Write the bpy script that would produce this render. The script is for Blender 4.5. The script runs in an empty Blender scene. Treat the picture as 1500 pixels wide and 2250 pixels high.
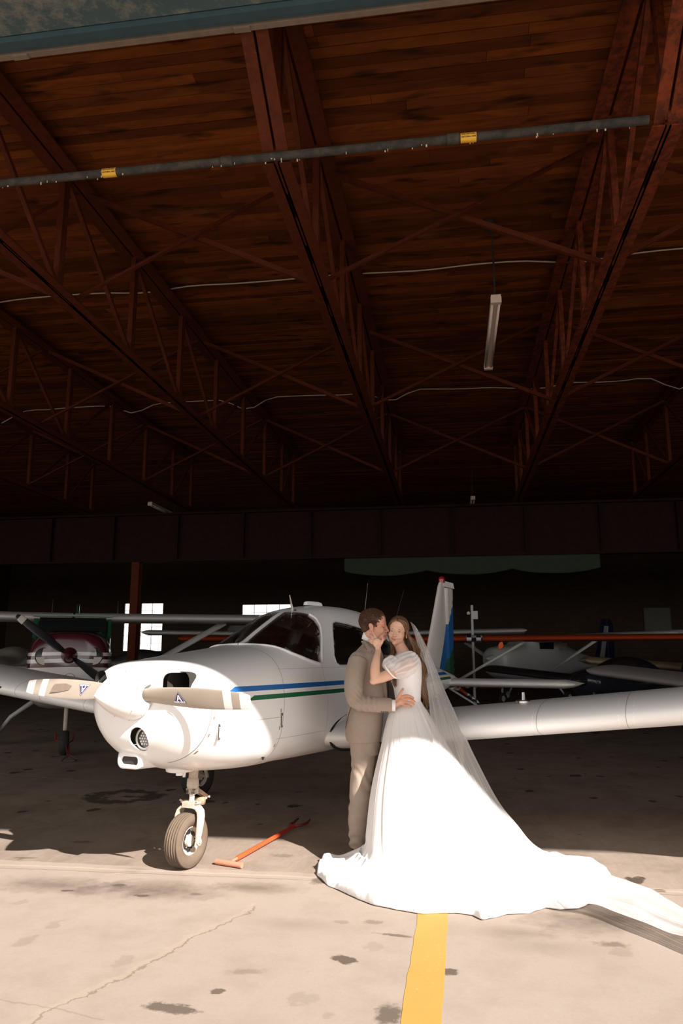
import bpy, bmesh, math, random
from mathutils import Vector, Matrix, Euler, noise
random.seed(7)
C = bpy.context.scene.collection
PI = math.pi
# ------------------------------------------------------------------ camera, world, sun, exposure
F = 1650.0                       # focal length in px of a 1500x2250 frame
TH = math.atan(315 / F)          # upward pitch
AL = math.radians(8.46)          # heading, left of the truss direction
CH = 1.46
cam_d = bpy.data.cameras.new('camera'); cam = bpy.data.objects.new('camera', cam_d); C.objects.link(cam)
cam_d.sensor_fit = 'VERTICAL'; cam_d.sensor_height = 36.0; cam_d.lens = 36.0 * F / 2250.0
cam_d.clip_end = 400
cam.location = (0, 0, CH); cam.rotation_euler = (PI / 2 + TH, 0, AL)
bpy.context.scene.camera = cam
vs = bpy.context.scene.view_settings
vs.view_transform = 'Standard'; vs.look = 'None'; vs.gamma = 1; vs.exposure = 0.42
wd = bpy.data.worlds.new('world'); bpy.context.scene.world = wd; wd.use_nodes = True
bg = wd.node_tree.nodes['Background']
def sky():            # hazy sky: bright towards the horizon, dimmer overhead
    nt = wd.node_tree; g = nt.nodes.new('ShaderNodeTexCoord'); x = nt.nodes.new('ShaderNodeSeparateXYZ'); nt.links.new(g.outputs['Generated'], x.inputs[0])
    r = nt.nodes.new('ShaderNodeValToRGB'); nt.links.new(x.outputs[2], r.inputs[0]); e = r.color_ramp.elements
    for i, (p, v) in enumerate([(0.0, 1.0), (.10, .80), (.25, .36), (.5, .17), (1.0, .13)]):
        q = e[i] if i < 2 else e.new(p); q.position = p; q.color = (v, v * .965, v * .94, 1)
    nt.links.new(r.outputs[0], bg.inputs[0]); bg.inputs[1].default_value = 2.35
sky()
SUN = Vector((-1.0, 0.95, -1.0))
sd = bpy.data.lights.new('sun', 'SUN'); sd.energy = 8.2; sd.angle = math.radians(0.53); sd.color = (1.0, 0.94, 0.88)
so = bpy.data.objects.new('sun', sd); C.objects.link(so); so.rotation_euler = SUN.to_track_quat('-Z', 'Y').to_euler(); so.location = (10, -10, 15)

# ------------------------------------------------------------------ camera maths (pixel of the photograph -> point of the place)
def cf(px, py):
    u = (px - 750) / F; v = (1125 - py) / F
    return Vector((u, math.cos(TH) - math.sin(TH) * v, math.sin(TH) + math.cos(TH) * v))
def rotA(p): return Vector((p[0] * math.cos(AL) - p[1] * math.sin(AL), p[0] * math.sin(AL) + p[1] * math.cos(AL), p[2]))
EYE = Vector((0, 0, CH))
def G(px, py, z=0.0):
    d = rotA(cf(px, py)); return EYE + d * ((z - CH) / d.z)
def PY(px, py, Y):
    d = rotA(cf(px, py)); return EYE + d * (Y / d.y)
def PD(px, py, D):
    c = cf(px, py); return EYE + rotA(c) * (D / c.y)

# ------------------------------------------------------------------ mesh builder
class MB:
    def __init__(s): s.v = []; s.f = []; s.m = []; s.mi = 0
    def add(s, vs, fs):
        b = len(s.v); s.v += [tuple(p) for p in vs]
        for f in fs: s.f.append([i + b for i in f]); s.m.append(s.mi)
        return s
    def box(s, c, size, rot=None):
        hx, hy, hz = [a / 2 for a in size]
        pts = [Vector((x, y, z)) for x in (-hx, hx) for y in (-hy, hy) for z in (-hz, hz)]
        if rot is not None: pts = [rot @ p for p in pts]
        pts = [p + Vector(c) for p in pts]
        return s.add(pts, [(0, 1, 3, 2), (4, 6, 7, 5), (0, 4, 5, 1), (2, 3, 7, 6), (0, 2, 6, 4), (1, 5, 7, 3)])
    def bar(s, a, b, w, h, up=(0, 0, 1)):
        a = Vector(a); b = Vector(b); d = (b - a); L = d.length; d.normalize()
        x = d.cross(Vector(up))
        if x.length < 1e-4: x = d.cross(Vector((1, 0, 0)))
        x.normalize(); z = x.cross(d)
        R = Matrix((x, d, z)).transposed()
        return s.box((a + b) / 2, (w, L, h), R)
    def loft(s, rings, closed=True, cap0=False, cap1=False):
        n = len(rings[0]); vs = [p for r in rings for p in r]; fs = []
        for i in range(len(rings) - 1):
            for j in range(n if closed else n - 1):
                k = (j + 1) % n
                fs.append((i * n + j, i * n + k, (i + 1) * n + k, (i + 1) * n + j))
        if cap0: fs.append(tuple(reversed(range(n))))
        if cap1: fs.append(tuple(range((len(rings) - 1) * n, len(rings) * n)))
        return s.add(vs, fs)
    def tube(s, pts, r, n=10, caps=True, flat=1.0, up=None):
        pts = [Vector(p) for p in pts]; m = len(pts)
        rs = [r] * m if not hasattr(r, '__len__') else r
        t0 = (pts[1] - pts[0]).normalized()
        x = Vector(up).cross(t0) if up is not None else t0.orthogonal()
        if x.length < 1e-5: x = t0.orthogonal()
        x.normalize(); rings = []
        for i in range(m):
            t = (pts[min(i + 1, m - 1)] - pts[max(i - 1, 0)])
            t = t.normalized() if t.length > 1e-9 else t0
            x = (x - t * x.dot(t))
            x = x.normalized() if x.length > 1e-6 else t.orthogonal().normalized()
            y = t.cross(x)
            rings.append([pts[i] + (x * math.cos(a) + y * math.sin(a) * flat) * rs[i] for a in [2 * PI * k / n for k in range(n)]])
        return s.loft(rings, True, caps, caps)
    def lathe(s, prof, n=48, axis='Z', c=(0, 0, 0), R=None, caps=False):
        rings = []
        for (r, h) in prof:
            rg = []
            for k in range(n):
                a = 2 * PI * k / n; p = Vector((r * math.cos(a), r * math.sin(a), h))
                if axis == 'X': p = Vector((h, r * math.cos(a), r * math.sin(a)))
                elif axis == 'Y': p = Vector((r * math.sin(a), h, r * math.cos(a)))
                if R is not None: p = R @ p
                rg.append(p + Vector(c))
            rings.append(rg)
        return s.loft(rings, True, caps, caps)
    def sphere(s, c, r, n=16, m=10, R=None):
        r = (r, r, r) if not hasattr(r, '__len__') else r
        rings = []
        for i in range(m + 1):
            ph = -PI / 2 + PI * i / m; cr = max(math.cos(ph), 0.002)
            rg = []
            for k in range(n):
                a = 2 * PI * k / n; p = Vector((r[0] * cr * math.cos(a), r[1] * cr * math.sin(a), r[2] * math.sin(ph)))
                if R is not None: p = R @ p
                rg.append(p + Vector(c))
            rings.append(rg)
        return s.loft(rings, True, True, True)
    def grid(s, P, nu, nv, thick=None):
        vs = [P(i / (nu - 1), j / (nv - 1)) for i in range(nu) for j in range(nv)]
        fs = [(i * nv + j, (i + 1) * nv + j, (i + 1) * nv + j + 1, i * nv + j + 1) for i in range(nu - 1) for j in range(nv - 1)]
        return s.add(vs, fs)
    def mesh(s, name, mats):
        me = bpy.data.meshes.new(name); me.from_pydata(s.v, [], s.f)
        for m in (mats if isinstance(mats, (list, tuple)) else [mats]): me.materials.append(m)
        if any(s.m): me.polygons.foreach_set('material_index', s.m)
        me.update(); return me
    def build(s, name, mats, parent=None, smooth=False, fix=True, auto=None):
        me = s.mesh(name, mats)
        if fix:
            bm = bmesh.new(); bm.from_mesh(me); bmesh.ops.recalc_face_normals(bm, faces=bm.faces); bm.to_mesh(me); bm.free()
        if smooth: me.polygons.foreach_set('use_smooth', [True] * len(me.polygons))
        if auto: me.set_sharp_from_angle(angle=math.radians(auto))
        o = bpy.data.objects.new(name, me); C.objects.link(o)
        if parent is not None: o.parent = parent
        return o

def tag(o, label=None, cat=None, group=None, kind=None):
    if label: o['label'] = label
    if cat: o['category'] = cat
    if group: o['group'] = group
    if kind: o['kind'] = kind
    return o
def empty(name, loc, rz, label, cat, group=None):
    o = bpy.data.objects.new(name, None); C.objects.link(o); o.location = loc; o.rotation_euler = (0, 0, rz); o.empty_display_size = .2
    return tag(o, label, cat, group)
def struct(o): o['kind'] = 'structure'; return o
def copy_tree(o, parent=None):
    c = o.copy(); C.objects.link(c); c.parent = parent
    for ch in [q for q in bpy.data.objects if q.parent == o]: copy_tree(ch, c)
    return c
def evalmesh(o):
    dg = bpy.context.evaluated_depsgraph_get(); dg.update()
    return bpy.data.meshes.new_from_object(o.evaluated_get(dg))
def bake(o):
    me = evalmesh(o); o.modifiers.clear(); old = o.data; o.data = me; bpy.data.meshes.remove(old); me.name = o.name; return o
def boolean(o, cutters, op='DIFFERENCE'):
    for c in cutters:
        m = o.modifiers.new('b', 'BOOLEAN'); m.operation = op; m.solver = 'EXACT'; m.object = c
    bake(o)
    return o
def kill(os):
    for c in os: bpy.data.objects.remove(c, do_unlink=True)
def prism(poly, axis, a, b):
    """polygon extruded along axis; poly gives the two other coordinates in order"""
    def P(u, v, w): return {'Y': (u, w, v), 'X': (w, u, v), 'Z': (u, v, w)}[axis]
    mb = MB(); n = len(poly)
    mb.add([P(u, v, a) for u, v in poly] + [P(u, v, b) for u, v in poly],
           [tuple(range(n)), tuple(range(2 * n - 1, n - 1, -1))] + [(i, i + n, (i + 1) % n + n, (i + 1) % n) for i in range(n)])
    return mb
def rrect(cx, cy, w, h, r, k=5):
    out = []
    for (sx, sy, a0) in ((1, 1, 0), (-1, 1, 90), (-1, -1, 180), (1, -1, 270)):
        for i in range(k + 1):
            a = math.radians(a0 + 90 * i / k)
            out.append((cx + sx * (w / 2 - r) + r * math.cos(a), cy + sy * (h / 2 - r) + r * math.sin(a)))
    return out
def cr(tab, x):
    """Catmull-Rom through rows (x, a, b, ...) sorted by falling or rising x"""
    rows = tab if tab[0][0] < tab[-1][0] else tab[::-1]
    if x <= rows[0][0]: return rows[0][1:]
    if x >= rows[-1][0]: return rows[-1][1:]
    for i in range(len(rows) - 1):
        if rows[i][0] <= x <= rows[i + 1][0]: break
    a, b = rows[i], rows[i + 1]; p = rows[max(i - 1, 0)]; q = rows[min(i + 2, len(rows) - 1)]
    h = b[0] - a[0]; t = (x - a[0]) / h; out = []
    for k in range(1, len(a)):
        ma = (b[k] - p[k]) / max(b[0] - p[0], 1e-9) * h; mb_ = (q[k] - a[k]) / max(q[0] - a[0], 1e-9) * h
        d = b[k] - a[k]
        if d == 0: ma = mb_ = 0
        else:
            ma = 0 if ma * d < 0 else math.copysign(min(abs(ma), 3 * abs(d)), d); mb_ = 0 if mb_ * d < 0 else math.copysign(min(abs(mb_), 3 * abs(d)), d)
        out.append((2 * t**3 - 3 * t**2 + 1) * a[k] + (t**3 - 2 * t**2 + t) * ma + (-2 * t**3 + 3 * t**2) * b[k] + (t**3 - t**2) * mb_)
    return out
def smoothpath(pts, n):
    rows = [(i,) + tuple(p) for i, p in enumerate(pts)]
    out = []
    for k in range(n):
        x = (len(pts) - 1) * k / (n - 1)
        i = min(int(x), len(pts) - 2); t = x - i
        p0 = Vector(pts[max(i - 1, 0)]); p1 = Vector(pts[i]); p2 = Vector(pts[i + 1]); p3 = Vector(pts[min(i + 2, len(pts) - 1)])
        out.append(0.5 * ((2 * p1) + (p2 - p0) * t + (2 * p0 - 5 * p1 + 4 * p2 - p3) * t * t + (3 * p1 - p0 - 3 * p2 + p3) * t**3))
    return out
def text_obj(txt, size, mat, parent, M, name='lettering', extrude=0.0008, align='CENTER'):
    cu = bpy.data.curves.new(name, 'FONT'); cu.body = txt; cu.size = size; cu.extrude = extrude; cu.align_x = align; cu.align_y = 'CENTER'; cu.offset = size * 0.012
    t = bpy.data.objects.new(name, cu); C.objects.link(t)
    me = evalmesh(t); bpy.data.objects.remove(t, do_unlink=True)
    me.transform(M); me.materials.clear(); me.materials.append(mat)
    o = bpy.data.objects.new(name, me); C.objects.link(o); o.parent = parent
    return o

# ------------------------------------------------------------------ materials
class NT:
    def __init__(s, name):
        s.mat = bpy.data.materials.new(name); s.mat.use_nodes = True; s.nt = s.mat.node_tree; s.n = s.nt.nodes; s.l = s.nt.links
        s.b = s.n['Principled BSDF']; s.out = s.n['Material Output']; s._tc = None
    def tc(s, w='Object'):
        if s._tc is None: s._tc = s.n.new('ShaderNodeTexCoord')
        return s._tc.outputs[w]
    def xyz(s, vec=None):
        q = s.n.new('ShaderNodeSeparateXYZ'); s.l.new(vec or s.tc(), q.inputs[0]); return q.outputs
    def set(s, inp, v):
        if hasattr(v, 'default_value') or hasattr(v, 'is_linked'): s.l.new(v, inp)
        elif hasattr(v, '__len__') and len(v) == 3 and inp.type == 'RGBA': inp.default_value = (*v, 1)
        else: inp.default_value = v
    def math(s, op, a, b=0.0, c=0.0, clamp=False):
        q = s.n.new('ShaderNodeMath'); q.operation = op; q.use_clamp = clamp
        s.set(q.inputs[0], a); s.set(q.inputs[1], b)
        if op in ('COMPARE', 'MULTIPLY_ADD', 'SMOOTH_MIN'): s.set(q.inputs[2], c)
        return q.outputs[0]
    def mul(s, *a):
        r = a[0]
        for b in a[1:]: r = s.math('MULTIPLY', r, b)
        return r
    def noise(s, scale, detail=4, rough=.5, vec=None, mapping=None, dist=0.0):
        q = s.n.new('ShaderNodeTexNoise'); q.inputs['Scale'].default_value = scale; q.inputs['Detail'].default_value = detail; q.inputs['Roughness'].default_value = rough; q.inputs['Distortion'].default_value = dist
        s.l.new(s.mapped(vec, mapping), q.inputs['Vector']); return q.outputs['Fac']
    def mapped(s, vec, sc):
        vec = vec or s.tc()
        if sc is None: return vec
        m = s.n.new('ShaderNodeMapping'); m.inputs['Scale'].default_value = sc; s.l.new(vec, m.inputs[0]); return m.outputs[0]
    def voro(s, scale, vec=None, mapping=None, feat='F1', rnd=1.0):
        q = s.n.new('ShaderNodeTexVoronoi'); q.inputs['Scale'].default_value = scale; q.feature = feat; q.inputs['Randomness'].default_value = rnd
        s.l.new(s.mapped(vec, mapping), q.inputs['Vector']); return q
    def ramp(s, fac, stops, interp='LINEAR'):
        q = s.n.new('ShaderNodeValToRGB'); s.l.new(fac, q.inputs[0]); q.color_ramp.interpolation = interp
        e = q.color_ramp.elements
        for i, (p, c) in enumerate(stops):
            el = e[i] if i < 2 else e.new(p)
            el.position = p; c = (c, c, c) if not hasattr(c, '__len__') else c; el.color = (*c, 1)
        return q.outputs[0]
    def mix(s, fac, a, b, mode='MIX'):
        q = s.n.new('ShaderNodeMix'); q.data_type = 'RGBA'; q.blend_type = mode
        s.set(q.inputs[0], fac); s.set(q.inputs[6], a); s.set(q.inputs[7], b); return q.outputs[2]
    def bump(s, h, strength=.3, dist=.01):
        q = s.n.new('ShaderNodeBump'); q.inputs['Strength'].default_value = strength; q.inputs['Distance'].default_value = dist
        s.l.new(h, q.inputs['Height']); s.l.new(q.outputs[0], s.b.inputs['Normal'])
    def base(s, c): s.set(s.b.inputs['Base Color'], c)
    def p(s, **k):
        for a, v in k.items(): s.set(s.b.inputs[{'rough': 'Roughness', 'metal': 'Metallic', 'spec': 'Specular IOR Level', 'sss': 'Subsurface Weight', 'coat': 'Coat Weight', 'sheen': 'Sheen Weight', 'alpha': 'Alpha', 'trans': 'Transmission Weight'}[a]], v)
        return s
def simple(name, col, rough=.5, metal=0.0, var=.12, nscale=6.0, bump=0.0, bscale=80.0, **k):
    m = NT(name); f = m.noise(nscale, 5, .6)
    m.base(m.mix(f, tuple(c * (1 - var) for c in col), tuple(min(c * (1 + var), 1) for c in col)))
    m.p(rough=rough, metal=metal, **k)
    if bump: m.bump(m.noise(bscale, 4), bump)
    return m.mat

def make_ground():
    m = NT('concrete_apron')
    big = m.noise(.5, 6, .6); fine = m.noise(60, 5, .7); mid = m.noise(3.5, 6, .65)
    col = m.mix(big, (.275, .220, .180), (.365, .300, .252))
    col = m.mix(m.math('MULTIPLY', fine, .6), col, (.44, .37, .32))
    col = m.mix(m.ramp(mid, [(.45, 0), (.75, .4)]), col, (.24, .185, .14))
    # rough slab inside the doorway, smoother apron outside, a wavering joint between them at Y about 5.5
    x, y, z = m.xyz()
    wav = m.math('MULTIPLY_ADD', m.noise(2.2, 4, .6), .16, -.08)
    yj = m.math('ADD', y, wav)
    joint = m.math('COMPARE', yj, 5.40, .007)
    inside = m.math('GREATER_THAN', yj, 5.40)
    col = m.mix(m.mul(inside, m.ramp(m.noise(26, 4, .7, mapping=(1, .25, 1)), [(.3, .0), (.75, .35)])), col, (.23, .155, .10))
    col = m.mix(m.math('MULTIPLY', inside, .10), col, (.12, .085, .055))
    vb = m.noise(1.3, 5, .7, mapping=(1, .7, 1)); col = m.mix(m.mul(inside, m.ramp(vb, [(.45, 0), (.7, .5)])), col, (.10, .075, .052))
    # scattered drip stains
    warp = m.noise(9, 3, .6)
    cv = m.n.new('ShaderNodeCombineXYZ'); m.set(cv.inputs[0], m.math('MULTIPLY_ADD', warp, .16, x)); m.set(cv.inputs[1], m.math('MULTIPLY_ADD', warp, .22, y))
    v = m.voro(3.3, vec=cv.outputs[0], mapping=(1.0, .8, 1)); rnd = m.xyz(v.outputs['Color'])
    rad = m.math('MULTIPLY', m.math('POWER', rnd[0], 1.3), .27)
    spot = m.math('DIVIDE', m.math('SUBTRACT', rad, v.outputs['Distance']), .04, clamp=True)
    spot = m.mul(m.math('MINIMUM', m.math('MAXIMUM', spot, 0), 1), m.math('GREATER_THAN', rnd[1], .15), m.ramp(y, [(0, .15), (1, 1)]))
    dens = m.math('MULTIPLY_ADD', inside, .70, .16)
    col = m.mix(m.mul(spot, dens), col, (.06, .042, .03))
    # bigger dark oily patches
    def patch(cx, cy, rx, ry, amt, ang=0.0, edge=.35, c=(.12, .092, .07), ring=False):
        nonlocal col
        ca, sa = math.cos(ang), math.sin(ang)
        dx = m.math('SUBTRACT', x, cx); dy = m.math('SUBTRACT', y, cy)
        u = m.math('DIVIDE', m.math('ADD', m.math('MULTIPLY', dx, ca), m.math('MULTIPLY', dy, sa)), rx)
        w = m.math('DIVIDE', m.math('SUBTRACT', m.math('MULTIPLY', dy, ca), m.math('MULTIPLY', dx, sa)), ry)
        d = m.math('SQRT', m.math('ADD', m.math('MULTIPLY', u, u), m.math('MULTIPLY', w, w)))
        d = m.math('ADD', d, m.math('MULTIPLY_ADD', m.noise(7 if rx > .2 else 22, 4, .65), 1.5, -.75))
        if ring: d = m.math('ABSOLUTE', m.math('SUBTRACT', d, .9)); d = m.math('MULTIPLY', d, 2.6)
        f = m.math('MULTIPLY', m.math('DIVIDE', m.math('SUBTRACT', 1.0, d), edge, clamp=True), min(1, amt * 1.3))
        col = m.mix(f, col, c)
    for (px, py, rx, ry, amt, an, ed) in [(330, 1955, .60, .24, .6, 0, .9), (120, 1945, .55, .20, .5, 0, .9), (560, 1950, .34, .14, .5, 0, .8),
        (262, 1945, .05, .035, .75, 0, .4), (147, 1957, .05, .025, .8, 0, .4), (311, 1968, .06, .03, .85, 0, .4), (432, 1965, .05, .03, .5, 0, .4),
        (1320, 2020, .50, .3, .6, .3, .9), (1150, 2050, .3, .12, .3, 0, .9), (1345, 2075, .10, .05, .5, 0, .6),
        (757, 2108, .085, .05, .85, -.6, .3), (985, 2135, .05, .05, .75, 0, .3), (868, 2055, .12, .022, .6, -.15, .4),
        (375, 2215, .14, .05, .7, -.15, .3), (478, 2178, .04, .035, .7, 0, .3), (855, 2230, .07, .12, .7, 0, .5),
        (820, 2026, .07, .04, .35, 0, .4), (750, 2026, .06, .03, .25, 0, .4), (540, 2135, .11, .04, .3, .2, .6),
        (1448, 1957, .045, .035, .8, 0, .3), (1200, 2080, .3, .16, .22, 0, .9), (640, 2030, .3, .12, .2, 0, .9), (55, 1885, .12, .02, .6, .1, .4),
        (700, 1935, .06, .10, .6, 0, .5), (620, 1880, .1, .06, .35, 0, .5), (180, 1850, .12, .05, .45, 0, .5)]:
        g = G(px, py); patch(g.x, g.y, rx, ry, amt, an, ed)
    g = G(270, 1750); patch(g.x, g.y, .34, .34, .75, 0, .5, (.10, .08, .062), ring=True)
    # long cracks
    def line(p0, p1, w, amt, c=(.16, .115, .08), wv=.10):
        nonlocal col
        a, b = G(*p0), G(*p1); d = (b - a); L = d.length; d.normalize()
        t = m.math('ADD', m.math('MULTIPLY', m.math('SUBTRACT', x, a.x), d.x), m.math('MULTIPLY', m.math('SUBTRACT', y, a.y), d.y))
        nn = m.math('ADD', m.math('MULTIPLY', m.math('SUBTRACT', x, a.x), -d.y), m.math('MULTIPLY', m.math('SUBTRACT', y, a.y), d.x))
        nn = m.math('ABSOLUTE', m.math('ADD', nn, m.math('MULTIPLY_ADD', m.noise(3.5, 6, .7), wv, -wv / 2)))
        f = m.mul(m.math('DIVIDE', m.math('SUBTRACT', w, nn), w * .6, clamp=True), m.math('GREATER_THAN', t, 0), m.math('LESS_THAN', t, L), amt)
        col = m.mix(f, col, c)
    line((30, 2260), (565, 1985), .030, .30, (.42, .34, .26), .22); line((40, 2262), (565, 1992), .010, .55, (.15, .11, .08), .26)
    line((-300, 1895), (1700, 1975), .008, .6, (.15, .11, .08), .05); line((-300, 1888), (1700, 1968), .02, .35, (.54, .44, .33), .07)
    line((0, 1700), (560, 1745), .012, .5, (.5, .44, .36), .1); line((700, 1716), (1500, 1775), .008, .5, (.4, .35, .3), .1)
    line((0, 2195), (230, 2240), .008, .3); line((230, 1922), (440, 1900), .004, .4, (.6, .5, .42))
    m.base(col); m.p(rough=m.ramp(spot, [(0, .9), (1, .7)]), spec=.06)
    hgt = m.math('ADD', m.math('MULTIPLY', m.noise(90, 6, .75), .5), m.math('MULTIPLY', m.mul(inside, m.noise(45, 3, .6, mapping=(1, .2, 1))), .5))
    hgt = m.math('SUBTRACT', hgt, m.math('MULTIPLY', joint, 1.0))
    m.bump(hgt, .35, .006)
    return m.mat
M_ground = make_ground()
def make_deck():
    m = NT('roof_deck_boards')
    gi = m.n.new('ShaderNodeNewGeometry'); r = gi.outputs['Random Per Island']
    wv = m.noise(7, 6, .65, mapping=(.16, 1.0, 1.0), dist=1.2); kn = m.noise(2.2, 3, .5, mapping=(.8, 3, 1))
    col = m.mix(wv, (.012, .0026, .0008), (.36, .095, .019))
    col = m.mix(m.math('MULTIPLY', r, .75), col, (.035, .009, .002))
    col = m.mix(m.ramp(kn, [(.56, 0), (.70, .85)]), col, (.022, .008, .003))
    col = m.mix(m.ramp(m.noise(1.1, 4, .6, mapping=(.5, 1.5, 1)), [(.62, 0), (.72, .5)]), col, (.26, .10, .03))
    m.base(col); m.p(rough=.7, spec=.12); m.bump(wv, .25, .01); return m.mat
M_deck = make_deck()
def rusty(name, c1, c2, flake=.0):
    m = NT(name); f = m.noise(9, 7, .7); f2 = m.noise(70, 4, .7)
    col = m.mix(m.ramp(f, [(.42, 0), (.6, 1)]), c1, c2)
    if flake: col = m.mix(m.ramp(f2, [(.68, 0), (.73, flake)]), col, (.55, .42, .30))
    m.base(col); m.p(rough=.75, spec=.12); m.bump(f2, .3, .004); return m.mat
M_steel = rusty('red_oxide_steel', (.060, .0125, .0045), (.078, .018, .006), .35)
M_steel_r = rusty('rusted_oxide_steel', (.06, .015, .007), (.15, .030, .010), .25)
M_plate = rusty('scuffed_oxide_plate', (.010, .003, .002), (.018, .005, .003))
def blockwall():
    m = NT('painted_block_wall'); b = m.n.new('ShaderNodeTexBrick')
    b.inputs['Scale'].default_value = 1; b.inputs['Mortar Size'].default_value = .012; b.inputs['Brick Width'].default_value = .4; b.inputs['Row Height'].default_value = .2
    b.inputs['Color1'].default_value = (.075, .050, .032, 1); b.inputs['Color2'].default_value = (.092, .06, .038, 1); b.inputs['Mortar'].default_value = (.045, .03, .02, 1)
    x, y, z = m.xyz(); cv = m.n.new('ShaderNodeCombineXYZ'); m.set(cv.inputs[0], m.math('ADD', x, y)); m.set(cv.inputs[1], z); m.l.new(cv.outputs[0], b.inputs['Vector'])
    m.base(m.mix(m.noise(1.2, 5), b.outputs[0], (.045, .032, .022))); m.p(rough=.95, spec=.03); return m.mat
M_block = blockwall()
def header_m():
    m = NT('weathered_teal_paint'); f = m.noise(5.5, 8, .75); g = m.noise(1.5, 3, .5)
    col = m.mix(m.ramp(f, [(.48, 0), (.62, .8)]), (.05, .085, .095), (.20, .19, .16))
    col = m.mix(m.ramp(g, [(.5, 0), (.8, .5)]), col, (.03, .06, .065))
    v = m.voro(.9); col = m.mix(m.ramp(v.outputs['Distance'], [(.02, .8), (.05, 0)]), col, (.06, .05, .03))
    m.base(col); m.p(rough=.7); m.bump(f, .3, .01); return m.mat
M_teal = header_m()
M_tealedge = simple('teal_flashing', (.035, .07, .085), .5, var=.3, nscale=9, bump=.1)
M_woodtrim = simple('grey_wood_lath', (.16, .12, .09), .8, var=.4)

# ------------------------------------------------------------------ the setting
fl = MB(); fl.add([(-70, -45, 0), (60, -45, 0), (60, 60, 0), (-70, 60, 0)], [(0, 1, 2, 3)])
fl = struct(fl.build('floor', M_ground))
XL, XR, YB, ZR = -24.0, 17.0, 38.0, 7.36
Y0 = 4.78
dk = MB(); y = Y0; k = 0
while y < YB:
    w = .141; zz = ZR + random.uniform(-.004, .004)
    xs = [XL]
    while xs[-1] < XR: xs.append(xs[-1] + random.uniform(3.2, 5.2))
    for a, b in zip(xs[:-1], xs[1:]): dk.box(((a + b) / 2 + (k % 2) * .6, y + w / 2, zz + .02), (b - a - .004, w - random.uniform(.008, .014), .04))
    y += w; k += 1
struct(dk.build('ceiling', M_deck))
rf = MB().box(((XL + XR) / 2, (Y0 + YB) / 2 - .3, ZR + .16), (XR - XL + 1.4, YB - Y0 + 1.2, .2)); tr = struct(rf.build('trim_1', M_woodtrim))
# back wall with its two window openings
wins = [(-17.35, -16.84, 1.65, 4.2), (-16.42, -15.14, 1.65, 4.2), (-10.9, -8.25, 3.2, 4.08)]
bw = MB(); xs = sorted({XL, XR} | {w[0] for w in wins} | {w[1] for w in wins}); zs = sorted({0, ZR} | {w[2] for w in wins} | {w[3] for w in wins})
for a, b in zip(xs[:-1], xs[1:]):
    segs = [(w[2], w[3]) for w in wins if w[0] <= a + 1e-6 and w[1] >= b - 1e-6]
    z0 = 0
    for (s0, s1) in segs: bw.box(((a + b) / 2, YB + .12, (z0 + s0) / 2), (b - a, .24, s0 - z0)); z0 = s1
    bw.box(((a + b) / 2, YB + .12, (z0 + ZR) / 2), (b - a, .24, ZR - z0))
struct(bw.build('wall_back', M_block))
struct(MB().box((XL - .12, (Y0 + YB) / 2, ZR / 2), (.24, YB - Y0 + .4, ZR)).build('wall_left', M_block))
struct(MB().box((XR + .12, (Y0 + YB) / 2, ZR / 2), (.24, YB - Y0 + .4, ZR)).build('wall_right', M_block))
M_frame = simple('dark_window_steel', (.03, .028, .025), .6)
def glass(name, tint=(1, 1, 1), refl=.6, rough=.0, fac=None):
    m = NT(name); n = m.n; n.remove(m.b)
    t = n.new('ShaderNodeBsdfTransparent'); t.inputs[0].default_value = (*tint, 1)
    g = n.new('ShaderNodeBsdfGlossy'); g.inputs['Roughness'].default_value = rough
    lw = n.new('ShaderNodeFresnel'); lw.inputs[0].default_value = 1.45
    mul = n.new('ShaderNodeMath'); mul.operation = 'MULTIPLY'; m.l.new(lw.outputs[0], mul.inputs[0]); mul.inputs[1].default_value = refl
    mx = n.new('ShaderNodeMixShader'); m.l.new(mul.outputs[0], mx.inputs[0]); m.l.new(t.outputs[0], mx.inputs[1]); m.l.new(g.outputs[0], mx.inputs[2])
    m.l.new(mx.outputs[0], m.out.inputs[0]); return m.mat
M_glass = glass('window_glass', (.96, .95, .93))
for i, (a, b, c, d) in enumerate(wins):
    o = MB(); f = .04
    o.box(((a + b) / 2, YB + .1, c + f / 2), (b - a, .1, f)).box(((a + b) / 2, YB + .1, d - f / 2), (b - a, .1, f)).box((a + f / 2, YB + .1, (c + d) / 2), (f, .1, d - c)).box((b - f / 2, YB + .1, (c + d) / 2), (f, .1, d - c))
    nx = max(1, round((b - a) / .62)); nz = max(1, round((d - c) / .43))
    for k in range(1, nx): o.box((a + (b - a) * k / nx, YB + .1, (c + d) / 2), (.022, .04, d - c))
    for k in range(1, nz): o.box(((a + b) / 2, YB + .1, c + (d - c) * k / nz), (b - a, .04, .022))
    w = struct(o.build('window_%d' % (i + 1), M_frame))
    MB().box(((a + b) / 2, YB + .1, (c + d) / 2), (b - a, .006, d - c)).build('pane', M_glass, w)
# doorway head: flashing edge with the underside of the raised door panel projecting over the apron
ZH = 6.24
h = MB().box(((XL + XR) / 2, Y0 + .03, ZH + .62), (XR - XL + .5, .06, 1.20)); struct(h.build('wall_front', M_tealedge))
cn = struct(MB().box(((XL + XR) / 2, (Y0 - .08 + .31) / 2, ZH + .16), (XR - XL + .5, Y0 - .08 - .31, .22)).build('trim_2', M_teal))
ed = MB().box(((XL + XR) / 2, Y0 - .035, ZH + .03), (XR - XL + .5, .07, .06)); struct(ed.build('trim_3', M_tealedge))
lt = MB().box(((XL + XR) / 2, Y0 + .075, ZH + .008), (XR - XL + .5, .05, .024))
for x in (-3.35, -1.5, .9): lt.box((x, Y0 + .07, ZH - .012), (.13, .045, .02))
struct(lt.build('trim_4', M_woodtrim))
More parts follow.
